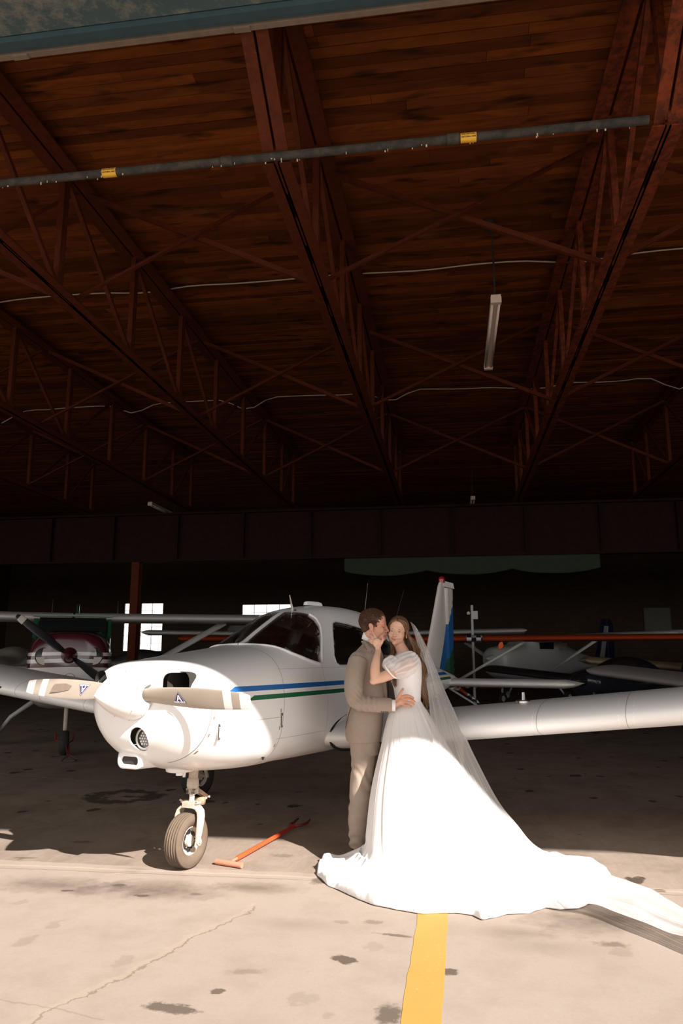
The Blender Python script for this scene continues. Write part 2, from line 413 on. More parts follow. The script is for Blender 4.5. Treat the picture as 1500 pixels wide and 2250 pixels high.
# rear cross girder, columns
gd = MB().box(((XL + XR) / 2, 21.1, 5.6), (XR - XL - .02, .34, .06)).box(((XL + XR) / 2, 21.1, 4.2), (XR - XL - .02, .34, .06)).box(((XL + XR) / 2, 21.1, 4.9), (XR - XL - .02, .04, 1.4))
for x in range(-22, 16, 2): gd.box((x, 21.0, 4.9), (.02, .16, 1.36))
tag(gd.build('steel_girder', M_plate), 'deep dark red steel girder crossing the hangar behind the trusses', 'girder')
def column(x, yy, z1, label, mt):
    o = MB().box((x, yy - .11, z1 / 2), (.24, .03, z1)).box((x, yy + .11, z1 / 2), (.24, .03, z1)).box((x, yy, z1 / 2), (.03, .2, z1)).box((x, yy, .015), (.4, .4, .03))
    return tag(o.build('steel_column', mt), label, 'column')
column(-9.28, 21.1, 4.17, 'dark red steel column standing left of the white airplane nose, before the back windows', M_steel)
M_canvas = simple('olive_canvas', (.032, .04, .028), .95, spec=.03, var=.2, bump=.2, bscale=20)
def sheetP(u, v):
    x = -3.05 + u * 7.0; top = 4.169 - 0 * math.sin(u * 9); L = .36 + .15 * abs(math.sin(u * PI * 3.0)) ** .7
    return Vector((x, 21.04 + .04 * math.sin(u * 34 + v * 2) * v, top - v * L))
cl = MB().grid(sheetP, 120, 10).build('canvas_sheet', M_canvas, smooth=True); sm = cl.modifiers.new('s', 'SOLIDIFY'); sm.thickness = .01
tag(cl, 'olive canvas sheet sagging below the cross girder, far back above the planes', 'sheet')

# ------------------------------------------------------------------ roof trusses
def truss(X, label, rust=False, Y1=21.0):
    mt = M_steel_r if rust else M_steel
    t = empty('roof_truss', (X, 0, 0), 0, label, 'roof truss', 'steel trusses under the board roof')
    zb, zt = 5.66, 7.21
    b = MB()
    for s in (-1, 1):
        b.box((s * .069, (5.7 + Y1) / 2, zb + .007), (.115, Y1 - 5.7, .014)); b.box((s * .018, (5.7 + Y1) / 2, zb + .06), (.013, Y1 - 5.7, .12))
    yy = 5.9
    while yy < Y1: b.box((0, yy, zb + .055), (.03, .5 if int(yy * 7) % 3 else .25, .10)); yy += .9
    b.build('bottom_chord', mt, t)
    f = MB()
    for s in (-1, 1):
        f.bar((s * .062, 4.7, 6.40), (s * .062, 5.74, 5.69), .10, .02); f.bar((s * .02, 4.7, 6.45), (s * .02, 5.74, 5.74), .014, .1)
    f.build('end_chord', mt, t)
    a = MB()
    for s in (-1, 1):
        a.box((s * .095, (4.85 + Y1) / 2, zt + .01), (.16, Y1 - 4.85, .02)); a.box((s * .03, (4.85 + Y1) / 2, zt + .07), (.016, Y1 - 4.85, .13))
    a.box((0, (4.85 + Y1) / 2, zt + .1), (.10, Y1 - 4.85, .09))
    a.build('top_chord', mt, t)
    ys = [5.72, 7.62, 9.66, 11.62, 13.6, 15.55, 17.5, 19.4, 20.9]
    for i, q in enumerate(ys):
        v = MB()
        for s in (-1, 1): v.box((0, q + s * .055, (zb + zt) / 2 + .03), (.07, .012, zt - zb)); v.box((s * .03, q + s * .03, (zb + zt) / 2 + .03), (.012, .05, zt - zb))
        v.build('vertical', mt, t)
    for i in range(len(ys) - 1):
        far = ys[i] > 13
        p, q = ((0, ys[i], zt), (0, ys[i + 1], zb + .06)) if not far else ((0, ys[i], zb + .06), (0, ys[i + 1], zt))
        d = MB(); d.bar(p, q, .05, .055); d.build('diagonal', mt, t)
    return t
names = {-1.42: 'red steel roof truss running straight back above the couple, nearest left of the tube light',
         1.82: 'heavily rusted roof truss immediately right of the hanging tube light',
         -4.52: 'red steel roof truss in the upper left, second truss left of the tube light',
         -7.62: 'red steel roof truss at the left edge, third truss left of the tube light',
         -10.75: 'dim roof truss low at the left edge, fourth left of the tube light',
         4.95: 'dim roof truss at the right edge of the picture, second right of the tube light'}
for X, lb in names.items(): truss(X, lb, X == 1.82)
bx = [-10.75, -7.62, -4.52, -1.42, 1.82, 4.95]
nb = ['leftmost', 'second', 'third', 'fourth', 'fifth']
rows = ['nearest row of braces', 'middle row of braces', 'farthest row of braces']
for ri, Yb in enumerate((8.0, 12.6, 17.4)):
    for i in range(5):
        t = empty('cross_brace', (bx[i], Yb, 0), 0, 'crossed steel angle braces between two trusses, %s bay from the left, %s' % (nb[i], rows[ri]), 'cross brace', 'cross braces between the trusses')
        L = bx[i + 1] - bx[i]
        MB().bar((.05, .03, 7.2), (L - .05, .03, 5.75), .012, .055).bar((.05, .05, 7.17), (L - .05, .05, 5.72), .05, .010).build('brace_bar', M_steel, t)
        MB().bar((.05, -.03, 5.75), (L - .05, -.03, 7.2), .012, .055).bar((.05, -.05, 5.72), (L - .05, -.05, 7.17), .05, .010).build('brace_bar', M_steel, t)
# ------------------------------------------------------------------ pipe, wires, lights
M_pipe = rusty('grimy_dark_pipe', (.035, .032, .028), (.06, .055, .045), .9)
M_yel = simple('yellow_tape', (.65, .36, .03), .6); M_ink = simple('black_ink', (.01, .01, .012), .6, var=0)
pp = empty('gas_pipe', (0, 5.66, 5.70), 0, 'grimy dark pipe with yellow labels running across under the near roof boards', 'pipe')
q = MB(); q.tube([(-8.5, 0, 0), (1.66, 0, 0)], .037, 16); o = q.build('pipe_run', M_pipe, pp, smooth=True)
for x in (-5.1, -1.9, .05): MB().tube([(x, 0, 0), (x + .1, 0, 0)], .045, 16).build('coupling', M_pipe, pp)
for px in (237, 1029):
    g = PY(px, 383 if px < 600 else 298, 5.62); s = MB()
    s.tube([(g.x - .065, 0, 0), (g.x + .065, 0, 0)], .0395, 20, caps=False); b = s.build('pipe_label', M_yel, pp, smooth=True); b['label'] = 'yellow pipe label with dark print'
    for r, tx in ((-.3, 'NATURAL GAS'), (.3, 'GAS NATUREL')):
        Mx = Matrix.Translation((g.x, -.0405 * math.cos(r), .0405 * math.sin(r) - .004)) @ Matrix.Rotation(PI / 2 , 4, 'X')
        text_obj(tx, .018, M_ink, b, Mx)
dr = MB()
for k in range(60):
    x = random.uniform(-7.4, 1.6); a = random.uniform(-2.3, -.8); p = Vector((0, math.cos(a) * .037, math.sin(a) * .037)); dr.box((x, p.y, p.z), (random.uniform(.004, .012), .006, random.uniform(.01, .05)))
dr.build('drips', simple('pale_drips', (.5, .42, .3), .8), pp)['kind'] = 'stuff'
M_wire = simple('pale_conduit', (.42, .36, .30), .5)
def wire(pts, label, r=.012):
    w = MB().tube(smoothpath(pts, 60), r, 8).build('electrical_cable', M_wire, None, smooth=True)
    return tag(w, label, 'cable')
wp = []
for k in range(23):
    x = -10.8 + k * .75; wp.append((x, 10.75 + .03 * math.sin(k * 1.9), 7.33 - (.05 if min(abs(x - b) for b in bx) < .3 else .0) - .025 * abs(math.sin(k * 2.3))))
wire(wp, 'pale cable clipped along the roof boards above the nearer tube light')
wp = []
for k in range(30):
    x = -10.8 + k * .56; near = min(abs(x - b) for b in bx); wp.append((x, 16.2 + .05 * math.sin(k * 1.3), 7.325 - max(0, .38 - near) * .9))
wire(wp, 'pale sagging cable looped over trusses across the middle of the roof')
M_enam = simple('cream_enamel', (.62, .50, .42), .4, var=.05); M_tube = simple('tube_glass', (.75, .66, .58), .25, var=.02); M_dk = simple('dark_plastic', (.02, .02, .02), .5)
def tube_light(x, yc, z, label, hang=True):
    t = empty('tube_light', (x, yc, z), 0, label, 'tube light', 'bare twin-tube strip lights')
    MB().box((0, 0, .055), (.13, 2.44, .07)).box((0, 0, .02), (.05, 2.30, .03)).build('housing', M_enam, t)
    for s in (-1, 1): MB().tube([(s * .045, -1.16, .0), (s * .045, 1.16, .0)], .018, 12).build('lamp_tube', M_tube, t, smooth=True)
    for s in (-1, 1): MB().box((0, s * 1.19, .015), (.14, .07, .085)).build('end_cap', M_enam, t)
    for s in (-1, 1):
        MB().tube([(0, s * .9, .09), (0, s * .9, ZR - z)], .006, 6).build('hanger_chain', M_dk, t)
    return t
tl = tube_light(.67, 10.74, 6.11, 'bare twin-tube strip light hanging nearest, upper right of the couple')
tube_light(.66, 23.8, 6.11, 'small far strip light hanging beyond the cross girder above the couple')
tube_light(-9.35, 23.2, 6.11, 'far strip light hanging above the left background, seen at an angle')
jb = empty('junction_box', (.62, 9.62, 7.28), 0, 'small dark round junction box with a cord above the nearer tube light', 'junction box')
MB().lathe([(.001, -.05), (.075, -.05), (.08, .05), (.001, .05)], 20).build('box_body', M_dk, jb); MB().tube([(.03, 0, -.04), (.05, .02, -.4), (.05, .05, -.98)], .008, 6).build('power_cord', M_dk, jb)
# painted line
M_yline = None
m = NT('worn_yellow_paint'); f = m.noise(40, 6, .7); m.base(m.mix(m.ramp(f, [(.60, 0), (.70, .6)]), m.mix(m.noise(3, 4), (.46, .235, .045), (.54, .29, .065)), (.52, .40, .28))); m.p(rough=.75); m.bump(f, .2, .003)
a0, a1 = G(916, 2021), G(984, 2021); b0, b1 = G(878, 2252), G(970, 2252)
d0 = (b0 - a0) / (b0.y - a0.y); d1 = (b1 - a1) / (b1.y - a1.y)
yl = MB(); ys = [6.0 - .12 * k for k in range(90)]
P0 = [a0 + d0 * (q - a0.y) + Vector((random.uniform(-.004, .004), 0, .002)) for q in ys]; P1 = [a1 + d1 * (q - a1.y) + Vector((random.uniform(-.004, .004), 0, .002)) for q in ys]
n = len(ys); yl.add(P0 + P1, [(i, i + 1, n + i + 1, n + i) for i in range(n - 1)])
yo = yl.build('painted_line', m.mat, fix=True); s_ = yo.modifiers.new('s', 'SOLIDIFY'); s_.thickness = .0015; s_.offset = -1
tag(yo, 'yellow stripe painted on the apron, leading in under the dress hem', 'floor marking')
# ------------------------------------------------------------------ the white low-wing airplane
PSI = math.radians(27)
HUB = rotA(Vector((-1.39, 5.06, 0)))
ANG = math.atan2(-math.cos(PSI), -math.sin(PSI)) + AL
def fuselage_paint():
    m = NT('white_aircraft_paint'); x, y, z = m.xyz()
    col = m.mix(m.noise(2.5, 5), (.78, .77, .76), (.84, .83, .82))
    side = m.math('GREATER_THAN', m.math('ABSOLUTE', y), .15)
    # blue and green stripes with slanted front ends
    def stripe(col, z0, z1, x0, c):
        f = m.mul(m.math('GREATER_THAN', z, z0), m.math('LESS_THAN', z, z1), side, m.math('LESS_THAN', m.math('ADD', x, m.math('MULTIPLY', m.math('SUBTRACT', z, z0), 2.5)), x0))
        return m.mix(f, col, c)
    col = stripe(col, 1.213, 1.249, -.40, (.020, .13, .40)); col = stripe(col, 1.150, 1.183, -.60, (.015, .13, .06))
    # panel seams
    def seam(col, a, c, w, lo, hi, other, k=.8):
        f = m.mul(m.math('COMPARE', a, c, w), m.math('GREATER_THAN', other, lo), m.math('LESS_THAN', other, hi), side)
        return m.mix(m.math('MULTIPLY', f, k), col, (.12, .09, .07))
    xs = m.math('ADD', x, m.math('MULTIPLY', m.math('ABSOLUTE', m.math('SUBTRACT', z, 1.2)), -.06))
    col = seam(col, xs, -.26, .0035, .62, 1.16, z); col = seam(col, m.math('ADD', x, m.math('MULTIPLY', m.math('SUBTRACT', z, 1.1), .12)), -1.045, .003, .64, 1.55, z, .65)
    col = seam(col, x, -1.71, .002, .8, 1.42, z, .5); col = seam(col, z, 1.015, .002, -.99, -.25, x, .6); col = seam(col, z, .86, .002, -1.7, -.98, x, .45); col = seam(col, z, 1.36, .0018, -3.3, -1.05, x, .35)
    # rivet dots
    def rivets(col, c, w, n):
        fr = m.math('FRACT', m.math('MULTIPLY', z, n)); d = m.math('ABSOLUTE', m.math('SUBTRACT', fr, .5))
        f = m.mul(m.math('COMPARE', xs, c, w), m.math('LESS_THAN', d, .10), m.math('LESS_THAN', z, 1.1), side); return m.mix(f, col, (.25, .17, .12))
    col = rivets(col, -.285, .006, 9); col = rivets(col, -1.01, .005, 8)
    dirt = m.mul(m.ramp(z, [(.60, 1), (.80, 0)]), m.ramp(m.noise(6, 6, .7, mapping=(.6, 1, 2)), [(.40, 0), (.7, .75)]))
    col = m.mix(dirt, col, (.36, .23, .13))
    m.base(col); m.p(rough=.28, spec=.5, coat=.15); m.bump(m.noise(3, 3), .05, .02); return m.mat
M_fus = fuselage_paint()
M_white = simple('white_gloss_paint', (.80, .785, .77), .30, var=.03)
M_trimin = simple('beige_headliner', (.62, .53, .44), .8, var=.1)
M_black = simple('black_rubber', (.012, .012, .012), .6, bump=.1)
M_dash = simple('black_dash_vinyl', (.02, .02, .022), .6, bump=.1)
M_cab = glass('cabin_window_acrylic', (.93, .94, .94), .8)
M_chrome = simple('worn_bright_metal', (.6, .58, .55), .25, 1.0, var=.1)
def FUS(x):
    T = [(-.035, .30, .97, 1.375, 1.19, 2.9, 2.2, .02), (-.05, .345, .91, 1.392, 1.18, 2.9, 2.2, .02), (-.09, .40, .855, 1.41, 1.16, 2.9, 2.2, .02), (-.16, .445, .79, 1.425, 1.14, 2.9, 2.25, .03), (-.28, .487, .728, 1.437, 1.12, 2.9, 2.35, .04),
         (-.5, .518, .672, 1.462, 1.1, 2.9, 2.6, .05), (-.8, .542, .645, 1.495, 1.1, 2.9, 3, .07), (-1.05, .553, .635, 1.522, 1.1, 3.0, 3.2, .08),
         (-1.27, .56, .64, 1.555, 1.1, 3.0, 3.3, .11), (-1.45, .562, .635, 1.64, 1.1, 3.0, 3.4, .15), (-1.65, .562, .63, 1.735, 1.1, 3.1, 3.4, .18), (-1.9, .562, .625, 1.842, 1.1, 3.2, 3.4, .22),
         (-2.15, .562, .62, 1.895, 1.1, 3.2, 3.4, .24), (-2.4, .56, .62, 1.922, 1.1, 3.2, 3.4, .24), (-2.8, .555, .62, 1.93, 1.1, 3.1, 3.2, .24), (-3.4, .53, .65, 1.88, 1.12, 2.9, 3, .23),
         (-4.1, .44, .74, 1.70, 1.15, 2.4, 2.6, .2), (-4.8, .33, .84, 1.50, 1.15, 2.3, 2.4, .12), (-5.6, .21, .95, 1.33, 1.14, 2.2, 2.2, 0), (-6.3, .11, 1.03, 1.22, 1.13, 2, 2, 0), (-6.62, .05, 1.06, 1.16, 1.11, 2, 2, 0)]
    return cr(T, x)
def fring(x, n=112, dw=0.0):
    w, zb, zt, zw, nt, nb, tp = FUS(x); w += dw; out = []
    for k in range(n):
        a = 2 * PI * k / n; c, s = math.cos(a), math.sin(a)
        if s >= 0: z = zw + (zt + dw - zw) * abs(s) ** (2 / nt); y = w * math.copysign(abs(c) ** (2 / nt), c) * (1 - tp * (z - zw) / (zt - zw))
        else: z = zw - (zw - zb + dw) * abs(s) ** (2 / nb); y = w * math.copysign(abs(c) ** (2 / nb), c)
        out.append((x, y, z))
    return out
def half_at(x, z):
    """half width of the fuselage at station x and height z"""
    r = fring(x, 400); r = [p for p in r if p[1] >= 0]
    return min(r, key=lambda p: abs(p[2] - z))[1]
plane = empty('airplane', HUB, ANG, 'white low-wing airplane with blue and green stripes, taupe propeller and pointed spinner, in the doorway', 'airplane')
xs = [-.035, -.042, -.05, -.07, -.09, -.12, -.16, -.21, -.28, -.36] + [-.45 - .11 * k for k in range(57)]
xs = [x for x in xs if x > -6.6] + [-6.62]
fm = MB().loft([fring(x) for x in xs], True, True, True)
shell = fm.build('fuselage', [M_fus, M_trimin], plane, smooth=True)
s = shell.modifiers.new('s', 'SOLIDIFY'); s.thickness = .014; s.offset = -1; s.material_offset = 1; s.material_offset_rim = 1
bake(shell)
# openings
ws = [(-1.235, 1.548), (-1.29, 1.526), (-1.364, 1.476), (-1.45, 1.446), (-1.542, 1.418), (-1.62, 1.402), (-1.689, 1.392), (-1.722, 1.402), (-1.745, 1.46), (-1.798, 1.536), (-1.86, 1.613), (-1.929, 1.713), (-1.957, 1.775), (-1.945, 1.815), (-1.905, 1.838), (-1.905, 1.95), (-1.15, 1.95), (-1.15, 1.60)]
def rot_post(side):
    return prism([(x, z) for x, z in ws], 'Y', side * .026, side * .8)
cut = []
for sd_ in (1, -1): cut.append(rot_post(sd_).build('cut', M_fus, plane))
sw = [(-1.975, 1.395), (-1.963, 1.46), (-2.00, 1.54), (-2.05, 1.617), (-2.12, 1.705), (-2.17, 1.745), (-2.24, 1.762), (-2.43, 1.751), (-2.70, 1.722), (-2.78, 1.70), (-2.81, 1.65), (-2.82, 1.43), (-2.79, 1.385), (-2.74, 1.372), (-2.02, 1.375)]
rw = [(-2.93, 1.40), (-2.925, 1.66), (-2.97, 1.695), (-3.2, 1.66), (-3.42, 1.56), (-3.52, 1.47), (-3.52, 1.42), (-3.45, 1.38), (-2.97, 1.375)]
for w_ in (sw, rw):
    for sd_ in (1, -1): cut.append(prism(w_, 'Y', sd_ * .2, sd_ * .9).build('cut', M_fus, plane))
panes = []
for i, c in enumerate(cut):
    p = shell.copy(); p.data = shell.data.copy(); C.objects.link(p)
    boolean(p, [c], 'INTERSECT')
    p.data.materials.clear(); p.data.materials.append(M_cab); p.data.polygons.foreach_set('material_index', [0] * len(p.data.polygons))
    p.name = 'windshield' if i < 2 else 'side_window'; panes.append(p)
intk = [prism(rrect(sd_ * .318, 1.278, .165, .145, .055), 'X', .1, -.5).build('cut', M_fus, plane) for sd_ in (1, -1)]
lamp_cut = MB().lathe([(.001, -.30), (.078, -.30), (.078, .1), (.001, .1)], 32, 'X', (0, .05, .922)).build('cut', M_fus, plane)
boolean(shell, cut + intk + [lamp_cut])
kill(cut + intk + [lamp_cut])
shell.data.polygons.foreach_set('use_smooth', [True] * len(shell.data.polygons)); shell.data.set_sharp_from_angle(angle=math.radians(35))
# boxes behind the intakes, coloured dark for the shade inside the cowl
M_bay = simple('dark_opening_shade', (.03, .025, .02), .8, bump=.3)
for sd_ in (1, -1): MB().loft([[(x, p[0], p[1]) for p in rrect(sd_ * .318, 1.278, .18 * k, .16 * k, .06 * k)] for x, k in ((-.10, 1), (-.34, .9))], True, False, True).build('engine_baffle', M_bay, plane)
pass
# window seals / frames
M_seal = simple('grey_window_frame', (.58, .55, .52), .4, var=.05)
def frame_on(poly, name, sd_, r, mat, parent, off=.004, close=True, n=None):
    pts = []
    q = poly + [poly[0]] if close else poly
    for a, b in zip(q[:-1], q[1:]):
        L = max(2, int(math.hypot(a[0] - b[0], a[1] - b[1]) / .03))
        for k in range(L): pts.append((a[0] + (b[0] - a[0]) * k / L, a[1] + (b[1] - a[1]) * k / L))
    if not close: pts.append(q[-1])
    P = [Vector((x, sd_ * (half_at(x, z) + off), z)) for x, z in pts]
    if close: P.append(P[0])
    return MB().tube(P, r, 6, False).build(name, mat, parent, smooth=True)
for i, w_ in ((2, sw), (3, sw), (4, rw), (5, rw)):
    frame_on(w_, 'window_seal', 1 if i % 2 == 0 else -1, .006, M_seal, panes[i], 0)
for sd_ in (1, -1): frame_on(ws[:14], 'window_seal', sd_, .013, M_white, panes[0 if sd_ == 1 else 1], .002, close=False)
# door-post and cabin interior
def seat(x, y):
    s = MB().loft([[(x + a, y + b * .23, z) for a, b in rrect(0, 0, .46, 2, .09)] for z in (.95, 1.0, 1.08, 1.1)], True, True, True)
    s.loft([[(x - .2 - .15 * (z - 1.08) / .6 + a, y + b * .23 * (1 - .15 * (z > 1.5)), z) for a, b in rrect(0, 0, .10, 2, .04)] for z in (1.05, 1.2, 1.4, 1.5, 1.55)], True, True, True)
    s.build('cabin_seat', M_seatv, plane, smooth=True, auto=40)
M_seatv = simple('dark_seat_vinyl', (.06, .045, .035), .6)
for x, y in ((-2.3, .25), (-2.3, -.25), (-3.0, .24), (-3.0, -.24)): seat(x, y)
d = MB().loft([[(x, y * w, z0 - .12 * abs(y) ** 3) for y in [q / 8 for q in range(-8, 9)]] + [(x, y * w, z0 - .35) for y in [q / 8 for q in range(8, -9, -1)]] for x, w, z0 in ((-1.30, .44, 1.50), (-1.45, .47, 1.515), (-1.62, .49, 1.515), (-1.68, .49, 1.49), (-1.69, .48, 1.45))], True, True, True)
d.build('dashboard', M_dash, plane, smooth=True, auto=40)
hs = MB()
for k in range(9): hs.tube([(-1.50 - .02 * k, .26 + .02 * math.sin(k), 1.515), (-1.55, .34, 1.54 + .004 * (k % 3)), (-1.62 - .01 * (k % 4), .42 + .01 * k % .05, 1.49)], .013, 6)
hs.build('headset', M_dash, plane, smooth=True)
MB().box((-2.6, 0, .93), (2.0, .96, .04)).build('cabin_floor', M_dash, plane)
MB().tube([(-1.95, .10, 1.86), (-1.99, .10, 1.74), (-2.0, .10, 1.70)], [.012, .01, .035], 10).sphere((-1.99, .1, 1.71), (.06, .06, .022)).build('trim_crank', M_dash, plane, smooth=True)
MB().tube([(-1.90, 0, 1.84), (-1.915, 0, 1.78)], .01).sphere((-1.915, 0, 1.765), (.018, .018, .02)).build('compass', M_chrome, plane, smooth=True)
# ---- cowl details
M_lens = simple('lamp_lens', (.75, .73, .72), .15, .3, var=.1)
ll = MB().lathe([(.058, .012), (.072, .014), (.076, 0), (.072, -.03), (.055, -.04)], 32, 'X', (-.118, .05, .922)).build('landing_light', M_white, plane, smooth=True)
l2 = MB().lathe([(.001, 0), (.062, 0)], 32, 'X', (-.118, .05, .922)).build('lens', simple('lamp_reflector', (.20, .19, .19), .3, .8), ll)
hx = MB()
for q in range(-3, 4):
    for r_ in range(-3, 4):
        a, b = (q + r_ * .5) * .0205, r_ * .0178
        if a * a + b * b < .0029: hx.lathe([(.0092, 0), (.007, .006), (.001, .008)], 6, 'X', (-.116, .05 + a, .922 + b))
hx.build('led_cluster', M_lens, ll)
sc = MB()
def scring(x, cy, cz, w, h, r): return [(x, a, b) for a, b in rrect(cy, cz, w, h, r)]
sc.loft([scring(-.235, -.088, .772, .135, .045, .02), scring(-.13, -.088, .772, .145, .052, .024), scring(-.118, -.088, .772, .165, .072, .03), scring(-.125, -.088, .772, .20, .105, .045),
         scring(-.16, -.105, .78, .225, .13, .055), scring(-.26, -.11, .785, .24, .15, .06), scring(-.42, -.12, .78, .25, .16, .06), scring(-.62, -.12, .77, .2, .15, .06), scring(-.85, -.12, .76, .1, .1, .04)], True, False, True)
sc.build('air_scoop', M_white, plane, smooth=True)
MB().lathe([(.001, 0), (.05, 0)], 4, 'X', (-.15, -.088, .772)).box((-.155, -.088, .772), (.03, .150, .058)).build('scoop_shade_plate', M_bay, plane)  # dark plate near the scoop mouth, its colour standing in for shade inside
st = MB()
def ell(cx, cz, a, b, n=28, cy=0): return [(cx + a * math.cos(2 * PI * k / n) * (1 if math.cos(2 * PI * k / n) > 0 else 1.0), cy + b * math.sin(2 * PI * k / n), cz) for k in range(n)]
st.loft([ell(-.565, .655, .105, .08), ell(-.565, .662, .125, .092), ell(-.565, .70, .135, .098), ell(-.57, .745, .155, .115), ell(-.57, .79, .22, .15), ell(-.60, .84, .30, .22)], True, True, False)
st.build('nose_gear_fairing', M_white, plane, smooth=True)
MB().tube([(-.535, .01, .665), (-.535, .01, .632)], .026, 16).build('breather_pipe', M_white, plane)
dz = MB()
for x, z in ((-1.0, .99), (-.33, .96)):
    y = half_at(x, z); lt_ = MB().box((x, y + .004, z), (.014, .008, .10)).box((x, y + .008, z + .045), (.024, .01, .018)).box((x, y + .008, z - .04), (.020, .01, .014)); lt_.build('cowl_latch', M_chrome, plane)
y = half_at(-.93, .735); MB().lathe([(.001, .002), (.012, .004), (.02, .004), (.022, -.004)], 18, 'Y', (-.93, y, .735)).build('drain_port', M_chrome, plane)
# roof aerials and overhead vent
MB().tube([(-2.07, .0, 1.88), (-2.02, 0, 2.0)], [.012, .005], 8).build('thermometer_probe', M_chrome, plane)
MB().loft([[(x + .0, y, z) for x, y, z in [(cx - .12 * k, -.05 * k, zz), (cx + .1 * k, -.02 * k, zz), (cx + .12 * k, 0, zz), (cx + .1 * k, .02 * k, zz), (cx - .12 * k, .05 * k, zz)]] for zz, k, cx in ((1.925, 1.1, -2.42), (1.955, 1, -2.42), (1.965, .7, -2.42))], True, True, True).build('roof_beacon_mount', M_white, plane)
for x_, y_ in ((-3.35, .12),): MB().tube([(x_, y_, 1.85), (x_ - .1, y_, 2.22)], [.006, .0025], 6).build('whip_antenna', M_chrome, plane)
MB().tube([(-3.9, .2, 1.7), (-4.15, .25, 2.2)], [.006, .0025], 6).build('whip_antenna', M_chrome, plane)
# ---- spinner
spc = MB()
prof = [(.0015, .312), (.012, .300), (.035, .275), (.064, .235), (.095, .185), (.122, .135), (.145, .085), (.160, .04), (.170, 0), (.174, -.025), (.172, -.030), (.10, -.030)]
HZ = 1.215
spc.lathe(prof, 72, 'X', (0, 0, HZ), caps=True)
spn = spc.build('spinner', M_white, plane, smooth=True)
hc = [MB().loft([[(-.035 + .075 * math.cos(a) * 1.2, sd_ * yy, HZ + .062 * math.sin(a)) for a in [2 * PI * k / 24 for k in range(24)]] for yy in (.10, .25)], True, True, True).build('cut', M_white, plane) for sd_ in (1, -1)]
boolean(spn, hc); kill(hc)
spn.data.polygons.foreach_set('use_smooth', [True] * len(spn.data.polygons)); spn.data.set_sharp_from_angle(angle=math.radians(40))
scw = MB()
for k in range(10):
    a = 2 * PI * (k + .5) / 10
    if abs(math.sin(a)) < .25 and False: continue
    scw.sphere((-.01, .171 * math.cos(a), HZ + .171 * math.sin(a)), .0042, 8, 6)
for k in range(6):
    a = 2 * PI * (k + .25) / 6; scw.sphere((.085, .146 * math.cos(a), HZ + .146 * math.sin(a)), .004, 8, 6)
o = scw.build('spinner_screws', M_chrome, spn); o['kind'] = 'stuff'
# ---- propeller blades
def blade_paint():
    m = NT('taupe_propeller_paint'); x, y, z = m.xyz(); r = m.math('ABSOLUTE', y)
    col = m.mix(m.noise(8, 4), (.34, .285, .235), (.40, .34, .28))
    for a, b in ((.755, .815), (.875, .97)): col = m.mix(m.mul(m.math('GREATER_THAN', r, a), m.math('LESS_THAN', r, b)), col, (.80, .76, .72))
    m.base(col); m.p(rough=.5, spec=.35); return m.mat
M_blade = blade_paint()
def blade(sg):
    rows = []
    T = [(.06, 0.075, .075, 44), (.12, 0.092, .05, 40), (.2, 0.113, .034, 34), (.35, 0.132, .022, 27), (.5, 0.139, .017, 22), (.65, 0.134, .013, 18), (.78, 0.120, .010, 16), (.88, 0.104, .008, 14), (.935, 0.088, .006, 13), (.95, 0.075, .003, 13)]
    for (r, c, t, pit) in T:
        cc, tt, pp_ = c, t, math.radians(pit); rg = []
        off = .012 if r > .15 else 0
        for k in range(20):
            a = 2 * PI * k / 20; u = cc / 2 * math.cos(a) + off * 0; w = tt / 2 * math.sin(a) + (.12 * tt)
            # chord mostly vertical (z), thickness along x, twisted by pitch
            zz = u * math.cos(pp_) * sg; xx = u * math.sin(pp_)
            rg.append((xx + w * math.cos(pp_), sg * r, HZ - sg * .028 * r / .94 + zz - w * math.sin(pp_) * sg))
        rows.append(rg)
    b = MB().loft(rows, True, True, True).build('propeller_blade', M_blade, plane, smooth=True, auto=60)
    return b
M_purple = simple('purple_decal', (.045, .03, .12), .4, var=0); M_wdec = simple('white_decal', (.85, .85, .86), .4, var=0)
def decal(sg, r, par):
    # triangle badge with a white letter and name band, on the front face of the blade
    pit = math.radians(25); R = Matrix(((0, math.sin(pit), math.cos(pit)), (1, 0, 0), (0, math.cos(pit), -math.sin(pit)))) if sg == 1 else None
    X = Vector((0, 1 if sg == 1 else -1, 0)); Z = Vector((math.sin(pit), 0, sg * math.cos(pit))); N = Vector((math.cos(pit), 0, -sg * math.sin(pit)))
    if sg == 1: up = Z
    else: up = Z
    o0 = Vector((0, sg * r, HZ - sg * .028 * r / .94)) + N * .0155
    M = Matrix((X, up, X.cross(up))).transposed().to_4x4(); 
    if (X.cross(up)).dot(N) < 0: X = -X; M = Matrix((X, up, N)).transposed().to_4x4()
    M = Matrix.Translation(o0) @ M
    s = .088
    def tri(k, dz, dy=0): return [M @ Vector(p) for p in ((-s * .58 * k, -s * .42 * k + dy, dz), (s * .58 * k, -s * .42 * k + dy, dz), (0, s * .50 * k + dy, dz))]
    b = MB().add(tri(1, 0), [(0, 1, 2)]).build('maker_badge', M_purple, par, fix=False)
    w1 = MB().add(tri(.93, .0004), [(0, 1, 2)]).add([], [])
    w1.build('badge_edge', M_wdec, b, fix=False); MB().add(tri(.86, .0008), [(0, 1, 2)]).build('badge_field', M_purple, b, fix=False)
    text_obj('A', .058, M_wdec, b, M @ Matrix.Translation((0, -.002, .0012)), 'badge_letter'); text_obj('HOPE AERO', .0145, M_wdec, b, M @ Matrix.Translation((0, -.0285, .0012)), 'badge_lettering')
